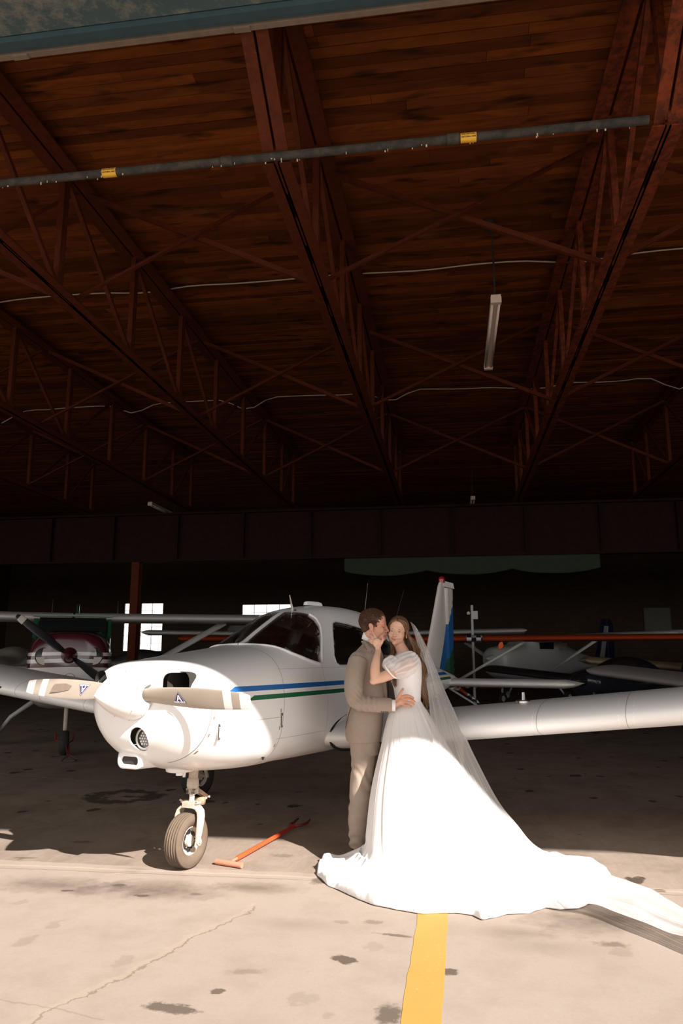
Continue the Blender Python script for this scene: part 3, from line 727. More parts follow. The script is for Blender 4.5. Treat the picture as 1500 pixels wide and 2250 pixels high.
for sg in (1, -1):
    b = blade(sg); decal(sg, .42 if sg == 1 else .40, b)
    if sg == -1:
        pit = math.radians(21); N = Vector((math.cos(pit), 0, math.sin(pit))); Z = Vector((math.sin(pit), 0, -math.cos(pit)))
        c0 = Vector((0, -.60, HZ + .018)) + N * .0135
        P = [(-.09, -.018), (-.075, -.028), (.02, -.034), (.085, -.018), (.07, .012), (-.01, .026), (-.10, .034)]
        MB().add([c0 + Vector((0, a, 0)) + Z * bb for a, bb in P], [tuple(range(7))]).build('worn_sticker', simple('scuffed_brown_sticker', (.22, .165, .13), .6, var=.3, nscale=60), b, fix=False)
# ---- wings
def wing_paint():
    m = NT('wing_paint'); x, y, z = m.xyz()
    col = m.mix(m.noise(3, 5), (.74, .73, .72), (.80, .79, .78)); ay = m.math('ABSOLUTE', y)
    for c in (2.23, 2.85, 3.22): col = m.mix(m.math('MULTIPLY', m.math('COMPARE', ay, c, .0025), .7), col, (.2, .15, .12))
    for c in (2.20, 2.26, 2.80, 2.90, 3.25):
        d = m.math('ABSOLUTE', m.math('SUBTRACT', m.math('FRACT', m.math('MULTIPLY', m.math('ADD', x, m.math('MULTIPLY', z, 1.0)), 55)), .5))
        col = m.mix(m.mul(m.math('COMPARE', ay, c, .0032), m.math('LESS_THAN', d, .17), .8), col, (.95, .94, .93))
    for cx in (-1.99, -2.12):
        d = m.math('ABSOLUTE', m.math('SUBTRACT', m.math('FRACT', m.math('MULTIPLY', ay, 26)), .5))
        col = m.mix(m.mul(m.math('COMPARE', x, cx, .004), m.math('LESS_THAN', d, .2), .8), col, (.97, .96, .95))
    m.base(col); m.p(rough=.30, spec=.5); return m.mat
M_wing = wing_paint()
def foil(t=.145, n=22):
    up, lo = [], []
    for k in range(n + 1):
        xx = (1 - math.cos(PI * k / n)) / 2
        y = 5 * t * (.2969 * math.sqrt(xx) - .126 * xx - .3516 * xx**2 + .2843 * xx**3 - .1036 * xx**4); cmb = .028 * (1 - (2 * xx - .9) ** 2) if xx < .95 else .028 * (1 - 1) ; cmb = .1 * xx * (1 - xx) * 1.0
        up.append((xx, cmb + y)); lo.append((xx, cmb - y))
    return up[::-1] + lo[1:-1]
FO = foil()
def wing(sg, parent, mat, le=(-1.83, .79), y0=.56, y1=4.55, chord=1.6, dih=7, name='wing', t=1.0, inc=2.0, tipf=True, ctip=None, sweep=0):
    rows = []; ys = [y0 + (y1 - y0) * k / 24 for k in range(25)]
    if tipf: ys += [y1 + .05, y1 + .10, y1 + .13]
    for i, y in enumerate(ys):
        k = 1.0
        if y > y1: k = math.sqrt(max(.02, 1 - ((y - y1) / .135) ** 2))
        f = min(1, (y - y0) / (y1 - y0)); c = chord + ((ctip or chord) - chord) * f; th = math.radians(inc)
        lx = le[0] - sweep * f; lz = le[1] + math.tan(math.radians(dih)) * (y - y0)
        rows.append([(lx - c * (.03 * (1 - k) + a * (1 - .06 * (1 - k))) * math.cos(th) + 0, sg * y, lz + c * b * k * t - c * a * math.sin(th) + c * .02 * (1 - k)) for a, b in FO])
    return MB().loft(rows, True, True, True).build(name, mat, parent, smooth=True, auto=50)
for sg in (1, -1):
    wg = wing(sg, plane, M_wing, le=(-1.80, .785), y0=.545, dih=6.4, t=1.12)
    # rubber seal and root fairing at the fuselage
    P = [Vector((-1.80 - 1.6 * a - .0, sg * (half_at(max(-1.80 - 1.6 * a, -3.3), .85) + .004), .80 + 1.72 * b - 1.6 * a * .035)) for a, b in FO]
    P2 = [Vector((p.x + (.035 if i else .0), p.y, p.z)) for i, p in enumerate(P)]
    cx = -2.1; Q = [Vector((cx + (p.x - cx) * 1.06, p.y, .80 + (p.z - .80) * 1.28)) for p in P]
    MB().tube(Q + [Q[0]], .013, 8, False).build('root_seal', M_black, plane, smooth=True)
    gl = [ [(-1.80 - 1.6 * a + (.075 if sg else 0) * (1 - a) ** 6 * k, sg * y, .80 + 1.6 * b * kk - 1.6 * a * .035) for a, b in FO] for (y, k, kk) in ((.40, 1.0, 1.12), (.548, .6, 1.06), (.62, .2, 1.02), (.72, 0, 1.0))]
    MB().loft(gl, True).build('wing_root_fairing', M_white, plane, smooth=True, auto=50)
for sg in (1, -1):
    a = MB().lathe([(.001, .012), (.05, .012), (.055, .004), (.055, -.01)], 24, 'Z', (-2.17, sg * 2.05, 1.105)).build('fuel_cap', M_chrome, plane)
    MB().loft([[(-2.17 + k * x_, sg * 2.05 + .0, zz) for x_ in (-.03, .03)] + [(-2.17 + k * .03, sg * 2.05 + .012, zz), (-2.17 - k * .03, sg * 2.05 + .012, zz)] for zz, k in ((1.11, 1), (1.175, .6))], True, True, True).build('cap_tab', M_white, a)
    z = .80 + math.tan(math.radians(7)) * (3.45 - .545)
    MB().box((-1.797, sg * 3.45, z - .03), (.012, .03, .02)).build('stall_warning_tab', M_dk, plane)
    for y_ in (1.0, 2.32, 3.0):
        zz = .80 + math.tan(math.radians(7)) * (y_ - .545); MB().tube([(-2.1, sg * y_, zz - .085), (-2.08, sg * y_, zz - .13)], .006, 6).build('drain_valve', M_chrome, plane)
# ---- tail
def corr():
    m = NT('ribbed_tail_paint'); x, y, z = m.xyz()
    col = m.mix(m.noise(4, 5), (.55, .52, .49), (.62, .59, .56))
    e = m.math('ADD', z, m.math('MULTIPLY', x, 1.0))   # diagonal colour break on the rudder
    f = m.math('LESS_THAN', m.math('ADD', x, m.math('MULTIPLY', m.math('SUBTRACT', z, 2.25), .72)), -6.56)
    f = m.mul(f, m.math('LESS_THAN', z, 2.32)); col = m.mix(f, col, (.012, .10, .30))
    g = m.math('LESS_THAN', m.math('ADD', x, m.math('MULTIPLY', m.math('SUBTRACT', z, 1.55), 1.1)), -6.45); g = m.mul(g, m.math('LESS_THAN', z, 1.7)); col = m.mix(g, col, (.01, .06, .03))
    m.base(col); m.p(rough=.35)
    rb = m.math('PINGPONG', z, .055); m.bump(rb, .6, .05); return m.mat
M_tail = corr()
def fin_ring(z, x0, x1, t, n=28):
    return [(x0 + (x1 - x0) * a, b * t / .145 * .5 * 0 + 0 + (b - .1 * a * (1 - a)) * t / .145, z) for a, b in FO]
fin = MB().loft([fin_ring(z, x0, x1, t) for z, x0, x1, t in ((1.14, -5.35, -6.35, .10), (1.35, -5.42, -6.33, .10), (1.7, -5.62, -6.31, .09), (2.1, -5.85, -6.29, .075), (2.40, -6.02, -6.27, .06), (2.46, -6.07, -6.25, .04))], True, True, True)
fin.build('tail_fin', M_tail, plane, smooth=True, auto=50)
rud = MB()
rr = []
for k in range(29):
    z = 1.02 + (2.40 - 1.02) * k / 28; rib = .012 * (k % 2); x1 = -6.56 - .06 * (z - 1.02) / 1.4
    rr.append([(-6.30, -.035 - rib * .4, z), (-6.30, .035 + rib * .4, z), (-6.5, .028 + rib, z), (x1, .004, z), (x1, -.004, z), (-6.5, -.028 - rib, z)])
rud.loft(rr, True, True, True); rud.build('rudder', M_tail, plane)
MB().loft([[(x_, s_ * t_, z) for x_, s_ in ((-6.15, -1), (-6.15, 1), (x1, 1), (x1, -1))] for z, x1, t_ in ((2.41, -6.62, .03), (2.49, -6.60, .02))], True, True, True).build('rudder_horn', M_white, plane)
bc = MB().lathe([(.045, 0), (.045, .05), (.035, .08), (.001, .095)], 16, 'Z', (-6.16, 0, 2.46)).build('red_beacon', simple('red_beacon_glass', (.25, .01, .008), .2), plane)
for sg in (1, -1):
    rows = []
    for y, k in ((.04, 1), (.5, 1), (1.0, 1), (1.62, 1), (1.70, .8), (1.765, .45), (1.785, .1)):
        rows.append([(-5.92 - .76 * (a * (1 - .1 * (1 - k)) + .05 * (1 - k)), sg * y, 1.10 + .76 * (b - .1 * a * (1 - a)) * k * 1.0) for a, b in FO])
    MB().loft(rows, True, True, True).build('stabilator', M_wing, plane, smooth=True, auto=50)
MB().tube([(-6.5, 0, 1.02), (-6.75, 0, .98), (-6.85, 0, 1.0)], [.03, .02, .01]).build('tail_tie_ring', M_white, plane)
# ---- landing gear
M_tire = NT('dusty_tire_rubber'); f = M_tire.noise(14, 5); M_tire.base(M_tire.mix(f, (.115, .085, .062), (.18, .135, .10))); M_tire.p(rough=.9, spec=.15); M_tire = M_tire.mat
M_tired = simple('black_tire_rubber', (.02, .019, .018), .8)
M_grub = rusty('chipped_gear_paint', (.52, .46, .40), (.42, .33, .25)); M_cream = rusty('dusty_cream_paint', (.50, .41, .33), (.58, .50, .42))
def wheel(c, R, w, parent, tm, axis=0.0, hub=M_cream, name='wheel'):
    rot = Matrix.Rotation(axis, 3, 'Z'); prof = []
    hw = w / 2; ri = R * .52
    prof += [(ri * .98, -hw * .55), (ri * 1.12, -hw * .80), (R * .72, -hw * .99), (R * .84, -hw), (R * .93, -hw * .86)]
    for gpos in (-.62, -.32, 0, .32, .62):
        g = gpos * hw; rr_ = R * (1 - .045 * (gpos) ** 2)
        prof += [(rr_, g - .012), (rr_ - .006, g - .003), (rr_ - .006, g + .003), (rr_, g + .012)]
    prof += [(R * .93, hw * .86), (R * .84, hw), (R * .72, hw * .99), (ri * 1.12, hw * .80), (ri * .98, hw * .55)]
    t = MB().lathe(prof, 64, 'Y', c, None); o = t.build(name, tm, parent, smooth=True)
    hb = MB().lathe([(ri, -hw * .62), (ri * .93, -hw * .62), (ri * .82, -hw * .30), (ri * .45, -hw * .25), (ri * .40, -hw * .55), (.001, -hw * .55)], 40, 'Y', c)
    hb.lathe([(.001, hw * .55), (ri * .40, hw * .55), (ri * .45, hw * .25), (ri * .82, hw * .30), (ri * .93, hw * .62), (ri * 1.0, hw * .62)], 40, 'Y', c)
    h_ = hb.build('wheel_hub', hub, o, smooth=True, auto=40)
    bt = MB()
    for sd_ in (1, -1):
        for k in range(6):
            a = 2 * PI * k / 6; bt.lathe([(.008, 0), (.008, .008), (.001, .009)], 6, 'Y', (c[0] + ri * .62 * math.cos(a), c[1] + sd_ * hw * .28, c[2] + ri * .62 * math.sin(a)))
            bt.lathe([(.022, 0), (.022, .002), (.001, .002)], 12, 'Y', (c[0] + ri * .62 * math.cos(a + .5), c[1] + sd_ * hw * .275, c[2] + ri * .62 * math.sin(a + .5)))
    b_ = bt.build('wheel_bolts', M_dk, h_); b_['kind'] = 'stuff'
    return o
WX = -.640; WR = .182
wheel((WX, .01, WR), WR, .128, plane, M_tire)
MB().tube([(-.700, .01, .74), (-.690, .01, .545)], .034, 24).build('upper_strut', M_grub, plane, smooth=True, auto=40)
MB().lathe([(.034, .05), (.042, .04), (.044, .0), (.040, -.02), (.030, -.025)], 24, 'Z', (-.690, .01, .545)).build('strut_collar', M_grub, plane, smooth=True)
MB().box((-.690, .01, .505), (.07, .066, .04)).build('strut_gland', rusty('flaking_gear_paint', (.06, .04, .03), (.6, .52, .45)), plane)
MB().tube([(-.689, .01, .55), (-.680, .01, .415)], .0195, 24).build('piston', simple('bright_piston', (.75, .73, .72), .25, .4), plane, smooth=True)
fk = MB()
arch = [(.098, WR), (.100, WR + .05), (.100, WR + .10), (.098, WR + .16), (.088, WR + .195), (.065, WR + .215), (.03, WR + .222), (0, WR + .223)]
arch = arch + [(-a, b) for a, b in arch[-2::-1]]
rows = []
for a, b in arch:
    xx = WX + (b - WR) * -.17; hw = .020 + .016 * min(1, (b - WR) / .15); th = .009
    rows.append((a, b, xx, hw, th))
rg = []
for i, (a, b, xx, hw, th) in enumerate(rows):
    p = rows[max(i - 1, 0)]; q = rows[min(i + 1, len(rows) - 1)]; t = Vector((0, q[0] - p[0], q[1] - p[1])).normalized(); nrm = Vector((0, t.z, -t.y))
    c_ = Vector((xx, .01 + a, b)); rg.append([c_ + Vector((hw, 0, 0)) + nrm * th, c_ + Vector((hw, 0, 0)) - nrm * th, c_ - Vector((hw, 0, 0)) - nrm * th, c_ - Vector((hw, 0, 0)) + nrm * th])
fk.loft(rg, True, True, True)
fkb = fk.build('nose_fork', M_cream, plane, auto=30); bv = fkb.modifiers.new('b', 'BEVEL'); bv.width = .003; bv.segments = 2
for sg in (1, -1): MB().lathe([(.001, .018), (.010, .018), (.011, .010), (.024, .010), (.026, -.004), (.001, -.004)], 24, 'Y', (WX, .01 + sg * .105, WR), R=Matrix.Rotation(0 if sg == 1 else PI, 3, 'X')).build('axle_nut', M_cream, plane)
MB().box((-.675, .01, .412), (.075, .10, .030)).box((-.675, .01, .432), (.055, .14, .012)).build('fork_crown', M_cream, plane)
for sg in (1, -1): MB().tube([(-.655, .01 + sg * .06, .435), (-.645, .01 + sg * .078, .447)], .007, 8).build('tow_lug', M_cream, plane)
M_link = rusty('greasy_link_paint', (.48, .36, .25), (.25, .15, .09))
for nm, a, b in (('upper_torque_link', (-.725, .505), (-.845, .445)), ('lower_torque_link', (-.845, .445), (-.72, .405))):
    l = MB()
    for sg in (1, -1): l.bar((a[0], .01 + sg * (.03 if nm[0] == 'u' else .012), a[1]), (b[0], .01 + sg * (.012 if nm[0] == 'u' else .03), b[1]), .012, .022)
    l.build(nm, M_link, plane)
MB().tube([(-.845, -.02, .445), (-.845, .045, .445)], .009, 10).build('link_bolt', M_grub, plane); MB().tube([(-.76, -.025, .415), (-.76, .055, .43)], .028, 12).build('shimmy_damper', M_link, plane, smooth=True)
MB().tube([(-.66, -.04, .74), (-.655, -.045, .60)], .014, 8).build('brake_hose', M_chrome, plane)
for sg in (1, -1):
    cc = (-2.88, -1.62, .21) if sg < 0 else (-2.80, 1.42, .21); wheel(cc, .21, .16, plane, M_tired, name='main_wheel')
    MB().tube([(-2.80, cc[1] - sg * .1, .85), (-2.82, cc[1] - sg * .11, .30)], .03, 14).build('main_strut', M_grub, plane); MB().tube([(-2.83, cc[1] - sg * .12, .33), (cc[0], cc[1] - sg * .12, .21), (cc[0], cc[1], .21)], .022, 10).build('main_axle', M_grub, plane)
# ------------------------------------------------------------------ the other airplanes in the hangar
M_agl = simple('dark_cabin_glazing', (.012, .014, .014), .12, var=0)
def body_loft(T, n=40):
    out = []
    lo, hi = T[0][0], T[-1][0]
    for i in range(61):
        x = lo + (hi - lo) * i / 60
        if i < 4: x = lo + (hi - lo) * (i / 60) ** 1.3
        w, zb, zt, e = cr(T, x); zc = (zb + zt) / 2; rg = []
        for k in range(n):
            a = 2 * PI * k / n; c, s = math.cos(a), math.sin(a)
            rg.append((x, w * math.copysign(abs(c) ** (2 / e), c), zc + (zt - zb) / 2 * math.copysign(abs(s) ** (2 / e), s)))
        out.append(rg)
    return out
def prop2(root, z, L, ang, mat, tip=None, r=.11, badge=False):
    pr = None
    for sg in (1, -1):
        rows = []
        for q, c, pit in ((.05, .07, 50), (.25, .13, 38), (.5, .14, 26), (.75, .125, 19), (.95, .09, 15), (1, .05, 14)):
            cc = Vector((0, math.cos(ang) * sg, math.sin(ang) * sg)) * (L / 2 * q); side = Vector((0, -math.sin(ang) * sg, math.cos(ang) * sg)); p_ = math.radians(pit); fw = Vector((1, 0, 0))
            u = (side * math.cos(p_) + fw * math.sin(p_)) * c / 2; v = (fw * math.cos(p_) - side * math.sin(p_)) * .008
            rows.append([Vector((.03, 0, z)) + cc + u * math.cos(2 * PI * k / 12) + v * math.sin(2 * PI * k / 12) for k in range(12)])
        b = MB().loft(rows, True, True, True).build('propeller_blade', mat, root, smooth=True)
        if tip is not None:
            MB().loft([[p + (p - sum(rw_, Vector()) / 12) * .14 for p in rw_] for rw_ in (rows[4], [(a + b_) / 2 for a, b_ in zip(rows[4], rows[3])])], True).build('blade_tip_band', tip, b, smooth=True)
    return
def tire(root, c, R, w, name='wheel'):
    t = MB().lathe([(R * .5, -w * .3), (R * .75, -w / 2), (R * .92, -w * .42), (R, -w * .15), (R, w * .15), (R * .92, w * .42), (R * .75, w / 2), (R * .5, w * .3)], 32, 'Y', c).build(name, M_tired, root, smooth=True)
    MB().lathe([(.001, -w * .28), (R * .5, -w * .3), (R * .5, w * .3), (.001, w * .28)], 20, 'Y', c).build('wheel_hub', M_cream, t, auto=30)
def craft(loc, ang, label, high=True, body=None, bodym=None, wingm=None, wz=2.0, span=5.1, chord=1.5, tail=True, zr=0.0, tf=2.6, strut=True, prop=True, group=None, nose=True, sc=1.0, cap=None, finm=None, dih=1.0, lex=-1.35, wt=1.0):
    root = empty('airplane', loc, ang, label, 'airplane', group); root.scale = (sc,) * 3
    T = body or [(0.0, .22, 1.12, 1.60, 2), (-.04, .38, .95, 1.68, 2.4), (-.25, .50, .80, 1.74, 2.8), (-1.0, .56, .68, 1.80, 3.2), (-1.25, .56, .66, 1.86, 3.2), (-1.65, .56, .65, 2.10, 3.2), (-2.6, .55, .66, 2.12, 3.2), (-3.6, .42, .80, 1.85, 2.8), (-5.0, .24, .98, 1.50, 2.4), (-6.9, .06, 1.12, 1.30, 2)]
    MB().loft(body_loft(T), True, True, True).build('fuselage', bodym, root, smooth=True, auto=50)
    for sg in (1, -1):
        y0 = .50 if high else .45
        w_ = wing(sg, root, wingm, le=(lex, wz), y0=y0 if not high else .02, y1=span, chord=chord, dih=dih, inc=1, t=wt)
        if high and strut: MB().tube([(lex - .45, sg * .5, .82), (lex - .4, sg * span * .5, wz - .03)], .035, 12, flat=2.0).build('wing_strut', wingm, root, smooth=True)
    zt = T[-1][2]
    if tail:
        fm_ = finm or bodym
        xe = T[-1][0]
        MB().loft([[(x0 + (x1 - x0) * a, (b - .1 * a * (1 - a)) * .5, z) for a, b in FO] for z, x0, x1 in ((zt + .05, xe + 1.3, xe + .15), (zt + .4, xe + 1.0, xe + .1), (tf - .1, xe + .55, xe - .02), (tf, xe + .45, xe - .0))], True, True, True).build('tail_fin', fm_, root, smooth=True, auto=50)
        MB().loft([[(xe + .14, -.03, z), (xe + .14, .03, z), (x1, .005, z), (x1, -.005, z)] for z, x1 in ((zt - .05, xe - .30), (tf - .2, xe - .30), (tf, xe - .15))], True, True, True).build('rudder', fm_, root)
        for sg in (1, -1):
            rows = [[(xe + .75 - .95 * k2 * a, sg * y, zt + .08 + .9 * (b - .1 * a * (1 - a)) * .7) for a, b in FO] for y, k2 in ((.05, 1), (1.3, .9), (1.6, .75), (1.66, .4))]
            MB().loft(rows, True, True, True).build('stabilizer', wingm, root, smooth=True, auto=50)
    if prop:
        MB().lathe([(.001, .30), (.05, .24), (.09, .14), (.115, .02), (.12, -.03)], 24, 'X', (0, 0, T[0][2] * .5 + T[0][3] * .5)).build('spinner', cap or wingm, root, smooth=True)
    if nose:
        MB().tube([(-.45, 0, .80), (-.42, 0, .32)], .03, 12).build('nose_strut', M_grub, root); tire(root, (-.42, 0, .18), .18, .13, 'nose_wheel')
    for sg in (1, -1):
        MB().tube([(-2.1, sg * .35, .85), (-2.15, sg * .9, .45), (-2.2, sg * 1.08, .2)], [.045, .035, .03], 10).build('main_gear_leg', wingm, root, smooth=True); tire(root, (-2.2, sg * 1.15, .2), .2, .15, 'main_wheel')
    return root
# --- maroon, white and green high-wing airplane at left
def a_paint():
    m = NT('maroon_white_green_paint'); x, y, z = m.xyz()
    zz = m.math('ADD', z, m.math('MULTIPLY', m.math('ABSOLUTE', y), .03))
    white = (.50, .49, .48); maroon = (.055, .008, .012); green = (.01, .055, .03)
    col = m.mix(m.math('GREATER_THAN', zz, 1.295), white, maroon)
    for a, b in ((1.36, 1.415), (1.465, 1.515)): col = m.mix(m.mul(m.math('GREATER_THAN', zz, a), m.math('LESS_THAN', zz, b)), col, white)
    col = m.mix(m.math('LESS_THAN', x, -1.18), col, m.mix(m.math('GREATER_THAN', z, 1.42), white, green))
    m.base(col); m.p(rough=.22, coat=.4); return m.mat
M_Apaint = a_paint(); M_greyw = simple('aged_grey_wing', (.36, .345, .33), .35, var=.06); M_green = simple('green_cabin_trim', (.012, .075, .042), .35)
RA = craft((-5.62, 10.55, 0), math.radians(-63), 'maroon and white high-wing airplane with green cabin frame and black propeller, at left', bodym=M_Apaint, wingm=M_greyw, wz=2.075, span=5.2, cap=simple('maroon_spinner', (.05, .008, .01), .2, var=0), tf=2.62, lex=-1.45, wt=.78, dih=.4,
    body=[(0.0, .30, 1.19, 1.73, 2.4), (-.03, .48, .92, 1.77, 2.6), (-.15, .57, .80, 1.80, 2.9), (-.6, .62, .68, 1.82, 3.4), (-1.15, .62, .62, 1.84, 3.6), (-1.25, .62, .62, 1.87, 4), (-1.62, .62, .62, 2.14, 5), (-2.6, .58, .63, 2.14, 4), (-3.6, .42, .78, 1.85, 3), (-5.0, .24, .98, 1.50, 2.4), (-6.9, .06, 1.12, 1.30, 2)])
M_blackb = simple('matt_black_blade', (.012, .012, .013), .4, var=0); M_greyb = simple('pale_blade_tip', (.42, .38, .34), .5, var=.05)
prop2(RA, 1.46, 1.90, math.atan2(-1.10, 1.55) if False else math.radians(143), M_blackb, M_greyb)
# windscreen with green frame, cowl intakes, lamp, aerials
def onx(x, pts): return [(x, a, b) for a, b in pts]
MB().loft([[(-1.10, s_ * .52, 1.845), (-1.50, s_ * .52, 2.11)] for s_ in (-1, 1)], False).build('windscreen', M_agl, RA)
for s_ in (-1, 1): MB().bar((-1.18, s_ * .575, 1.76), (-1.56, s_ * .585, 2.10), .05, .07).build('windscreen_post', M_green, RA)
MB().box((-1.44, 0, 2.105), (.30, 1.24, .03)).build('windscreen_header', M_green, RA)
sx = MB(); 
for s_ in (-1, 1): MB().box((-2.05, s_ * .60, 1.88), (.8, .02, .34)).build('side_window', M_agl, RA)
for s_ in (-1, 1):
    i_ = MB().lathe([(.001, .015), (.118, .015), (.125, .0), (.13, -.05)], 32, 'X', (-.03, s_ * .345, 1.445)).build('cowl_intake', M_blackb, RA, smooth=True)  # flat black disc stands in for the shaded recess
    MB().lathe([(.118, .016), (.124, .022), (.13, .014)], 32, 'X', (-.03, s_ * .345, 1.445)).build('intake_rim', M_chrome, i_)
    ps = [(.112 * math.cos(a), .112 * math.sin(a)) for a in [PI + PI * k / 14 for k in range(15)]]
    MB().add([(-.008, s_ * .345 + a, 1.435 + b) for a, b in ps], [tuple(range(15))]).build('engine_baffle', M_greyb, i_)
l_ = MB().lathe([(.075, .03), (.085, .0), (.085, -.1)], 28, 'X', (-.02, .02, 1.125)).build('landing_light', M_blackb, RA); hh = MB()
MB().lathe([(.001, .012), (.068, .006)], 24, 'X', (-.02, .02, 1.125)).build('lens', simple('lit_led_lens', (.6, .6, .5), .2, .3), l_)
for a, b in ((0, 0), (.035, 0), (-.035, 0), (.018, .03), (-.018, .03), (.018, -.03), (-.018, -.03)): hh.sphere((-.003, .02 + a, 1.125 + b), .014, 8, 6)
hh.build('led_cluster', M_lens, l_)
for y_, z1 in ((.72, 2.42), (-.36, 2.42)): MB().tube([(-1.9, y_, 2.15), (-2.0, y_, z1)], [.008, .003], 6).build('whip_antenna', M_chrome, RA)
MB().tube([(-.35, .42, .70), (-.34, .43, .55)], .035, 10).build('exhaust_stack', simple('rust_exhaust', (.08, .02, .012), .7), RA)
tb = empty('tow_bar', (-5.62, 10.55, 0), math.radians(-63) + PI / 2, 'red and silver tow bar hooked on the maroon airplane nose wheel', 'tow bar')
M_redb = simple('dull_red_bar', (.16, .02, .012), .5); tr_ = MB()
MB().tube([(-.14, .70, .30), (-.13, .62, .20), (.03, .35, .17), (.07, -.1, .06)], .012, 8).build('fork_arm', M_redb, tb); MB().tube([(.13, .70, .30), (.12, .62, .19), (.06, .40, .17), (.10, -.1, .06)], .012, 8).build('fork_arm', M_redb, tb)
MB().tube([(.085, -.1, .06), (.0, -.35, .02), (.02, -.42, .015), (.16, -.42, .015), (.19, -.35, .02), (.085, -.1, .06)], .011, 8).build('pull_handle', M_chrome, tb)
# --- grey high-wing behind, its wing tip right of the fin
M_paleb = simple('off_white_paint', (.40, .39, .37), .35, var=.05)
craft((-3.45, 19.6, 0), -PI / 2, 'grey high-wing airplane whose pointed wing tip shows right of the tall tail fin', bodym=M_paleb, wingm=M_paleb, wz=2.0, span=5.2, lex=-.8, strut=True, wt=.7)
# --- red-winged taildragger
def redwing():
    m = NT('orange_red_wing'); x, y, z = m.xyz()
    col = m.mix(m.noise(3, 4), (.26, .035, .010), (.30, .045, .012))
    band = m.math('COMPARE', y, .86, .17); q = m.math('ADD', m.math('FLOOR', m.math('MULTIPLY', y, 10)), m.math('FLOOR', m.math('MULTIPLY', z, 12)))
    chk = m.math('MODULO', m.math('ABSOLUTE', q), 2.0); col = m.mix(band, col, m.mix(chk, (.6, .6, .6), (.01, .012, .03)))
    m.base(col); m.p(rough=.3); return m.mat
M_redw = redwing(); M_bbody = simple('orange_green_fuselage', (.20, .03, .01), .4, var=.1)
RB = craft((-.45, 15.4, 0), -PI / 2, 'small airplane with a long orange-red wing and a checkered band, behind the tail fin', bodym=M_bbody, wingm=M_redw, wz=1.80, span=5.6, lex=-1.0, tf=1.9, strut=False, wt=.72, dih=.25, chord=1.45, nose=False,
    body=[(0.0, .2, 1.0, 1.35, 2), (-.1, .33, .85, 1.42, 2.4), (-.9, .36, .75, 1.5, 3), (-1.3, .37, .72, 1.80, 3), (-2.4, .36, .70, 1.82, 3), (-3.6, .28, .65, 1.45, 2.6), (-6.2, .05, .55, .75, 2)])
for sg in (1, -1):
    MB().tube([(-1.45, sg * .36, .85), (-1.35, sg * 1.95, 1.76)], .032, 12).build('wing_strut', M_paleb, RB, smooth=True)
    MB().box((-1.0, sg * .36, 1.1), (.6, .03, .25)).build('side_panel', simple('dark_green_panel', (.01, .06, .045), .4), RB)
    MB().tube([(-1.1, sg * .3, .78), (-1.1, sg * .95, .38)], .022, 10).build('gear_brace', M_paleb, RB)
fl_ = PD(1100, 1402, 16.2)
pf = empty('warning_flag', (fl_.x, fl_.y - .0, fl_.z - .09), 0, 'small orange flag hanging under the orange-red wing', 'flag')
MB().loft([[(-.03, 0, 0), (.03, 0, .01)], [(-.06, .01, -.06), (.05, .0, -.07)], [(-.05, .02, -.14), (.015, .01, -.12)]], False).build('flag_cloth', simple('orange_flag_cloth', (.75, .12, .02), .8), pf); MB().tube([(0, 0, .04), (0, 0, .0)], .004, 6).build('cord', M_dk, pf)
# --- white high-wing seen from the side with a navy fin
def navyfin():
    m = NT('navy_and_pale_fin'); x, y, z = m.xyz(); e = m.math('ADD', x, m.math('MULTIPLY', m.math('SUBTRACT', z, 2.0), .40))
    m.base(m.mix(m.mul(m.math('COMPARE', e, -6.50, .17), m.math('LESS_THAN', z, 2.5)), (.010, .014, .04), (.30, .31, .30))); m.p(rough=.3); return m.mat
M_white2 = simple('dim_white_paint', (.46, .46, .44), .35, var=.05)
RD = craft((1.1, 23.4, 0), math.radians(230), 'white high-wing airplane seen side-on far back with a navy and white tail fin', bodym=M_white2, wingm=M_white2, wz=1.93, span=4.9, finm=navyfin(), tf=2.75, sc=1.0)
for sg in (1, -1):
    MB().box((-2.05, sg * .56, 1.80), (.75, .02, .30)).build('side_window', M_agl, RD)
    MB().box((-3.0, sg * .52, 1.74), (.50, .03, .24)).build('rear_window', simple('bright_side_window', (.35, .32, .24), .15, var=.5, nscale=9), RD)
# --- low-wing airplanes at right
def low_body(k=1.0): return [(0.0, .18, .98, 1.26, 2), (-.06, .33, .84, 1.32, 2.4), (-.5, .46, .72, 1.40, 2.8), (-1.1, .50, .66, 1.45, 3), (-1.5, .50, .64, 1.62, 2.6), (-1.95, .48, .64, 1.70, 2.4), (-2.6, .44, .68, 1.62, 2.4), (-3.4, .32, .78, 1.35, 2.4), (-6.0, .05, .98, 1.12, 2)]
def canopy_paint(base, top):
    m = NT('paint_with_dark_canopy'); x, y, z = m.xyz()
    f = m.mul(m.math('GREATER_THAN', z, 1.40), m.math('LESS_THAN', x, -1.0), m.math('GREATER_THAN', x, -2.9)); m.base(m.mix(f, base, top)); m.p(rough=.2); return m.mat
hF = math.atan2(-.53, -.85)
M_silver = simple('silver_wing_skin', (.36, .34, .335), .38, .2, var=.05)
craft((3.35, 8.05, 0), hF, 'silver low-wing airplane mostly beyond the right edge, its rounded wing reaching in', high=False, bodym=canopy_paint((.42, .41, .40), (.012, .013, .015)), wingm=M_silver, wz=.88, span=4.75, chord=1.5, body=low_body(), lex=-1.55, dih=4.2, wt=.85)
hE = math.radians(-128)
craft((2.35, 15.0, 0), hE, 'low dark airplane with a black bubble canopy behind the silver wing', high=False, bodym=canopy_paint((.015, .017, .028), (.010, .011, .012)), wingm=simple('black_wing', (.018, .017, .018), .25), wz=.98, span=3.4, chord=1.2, body=[(a, b, c + .02, d * .92, e) for a, b, c, d, e in low_body()], lex=-1.4, dih=5, tf=1.7, sc=.92)
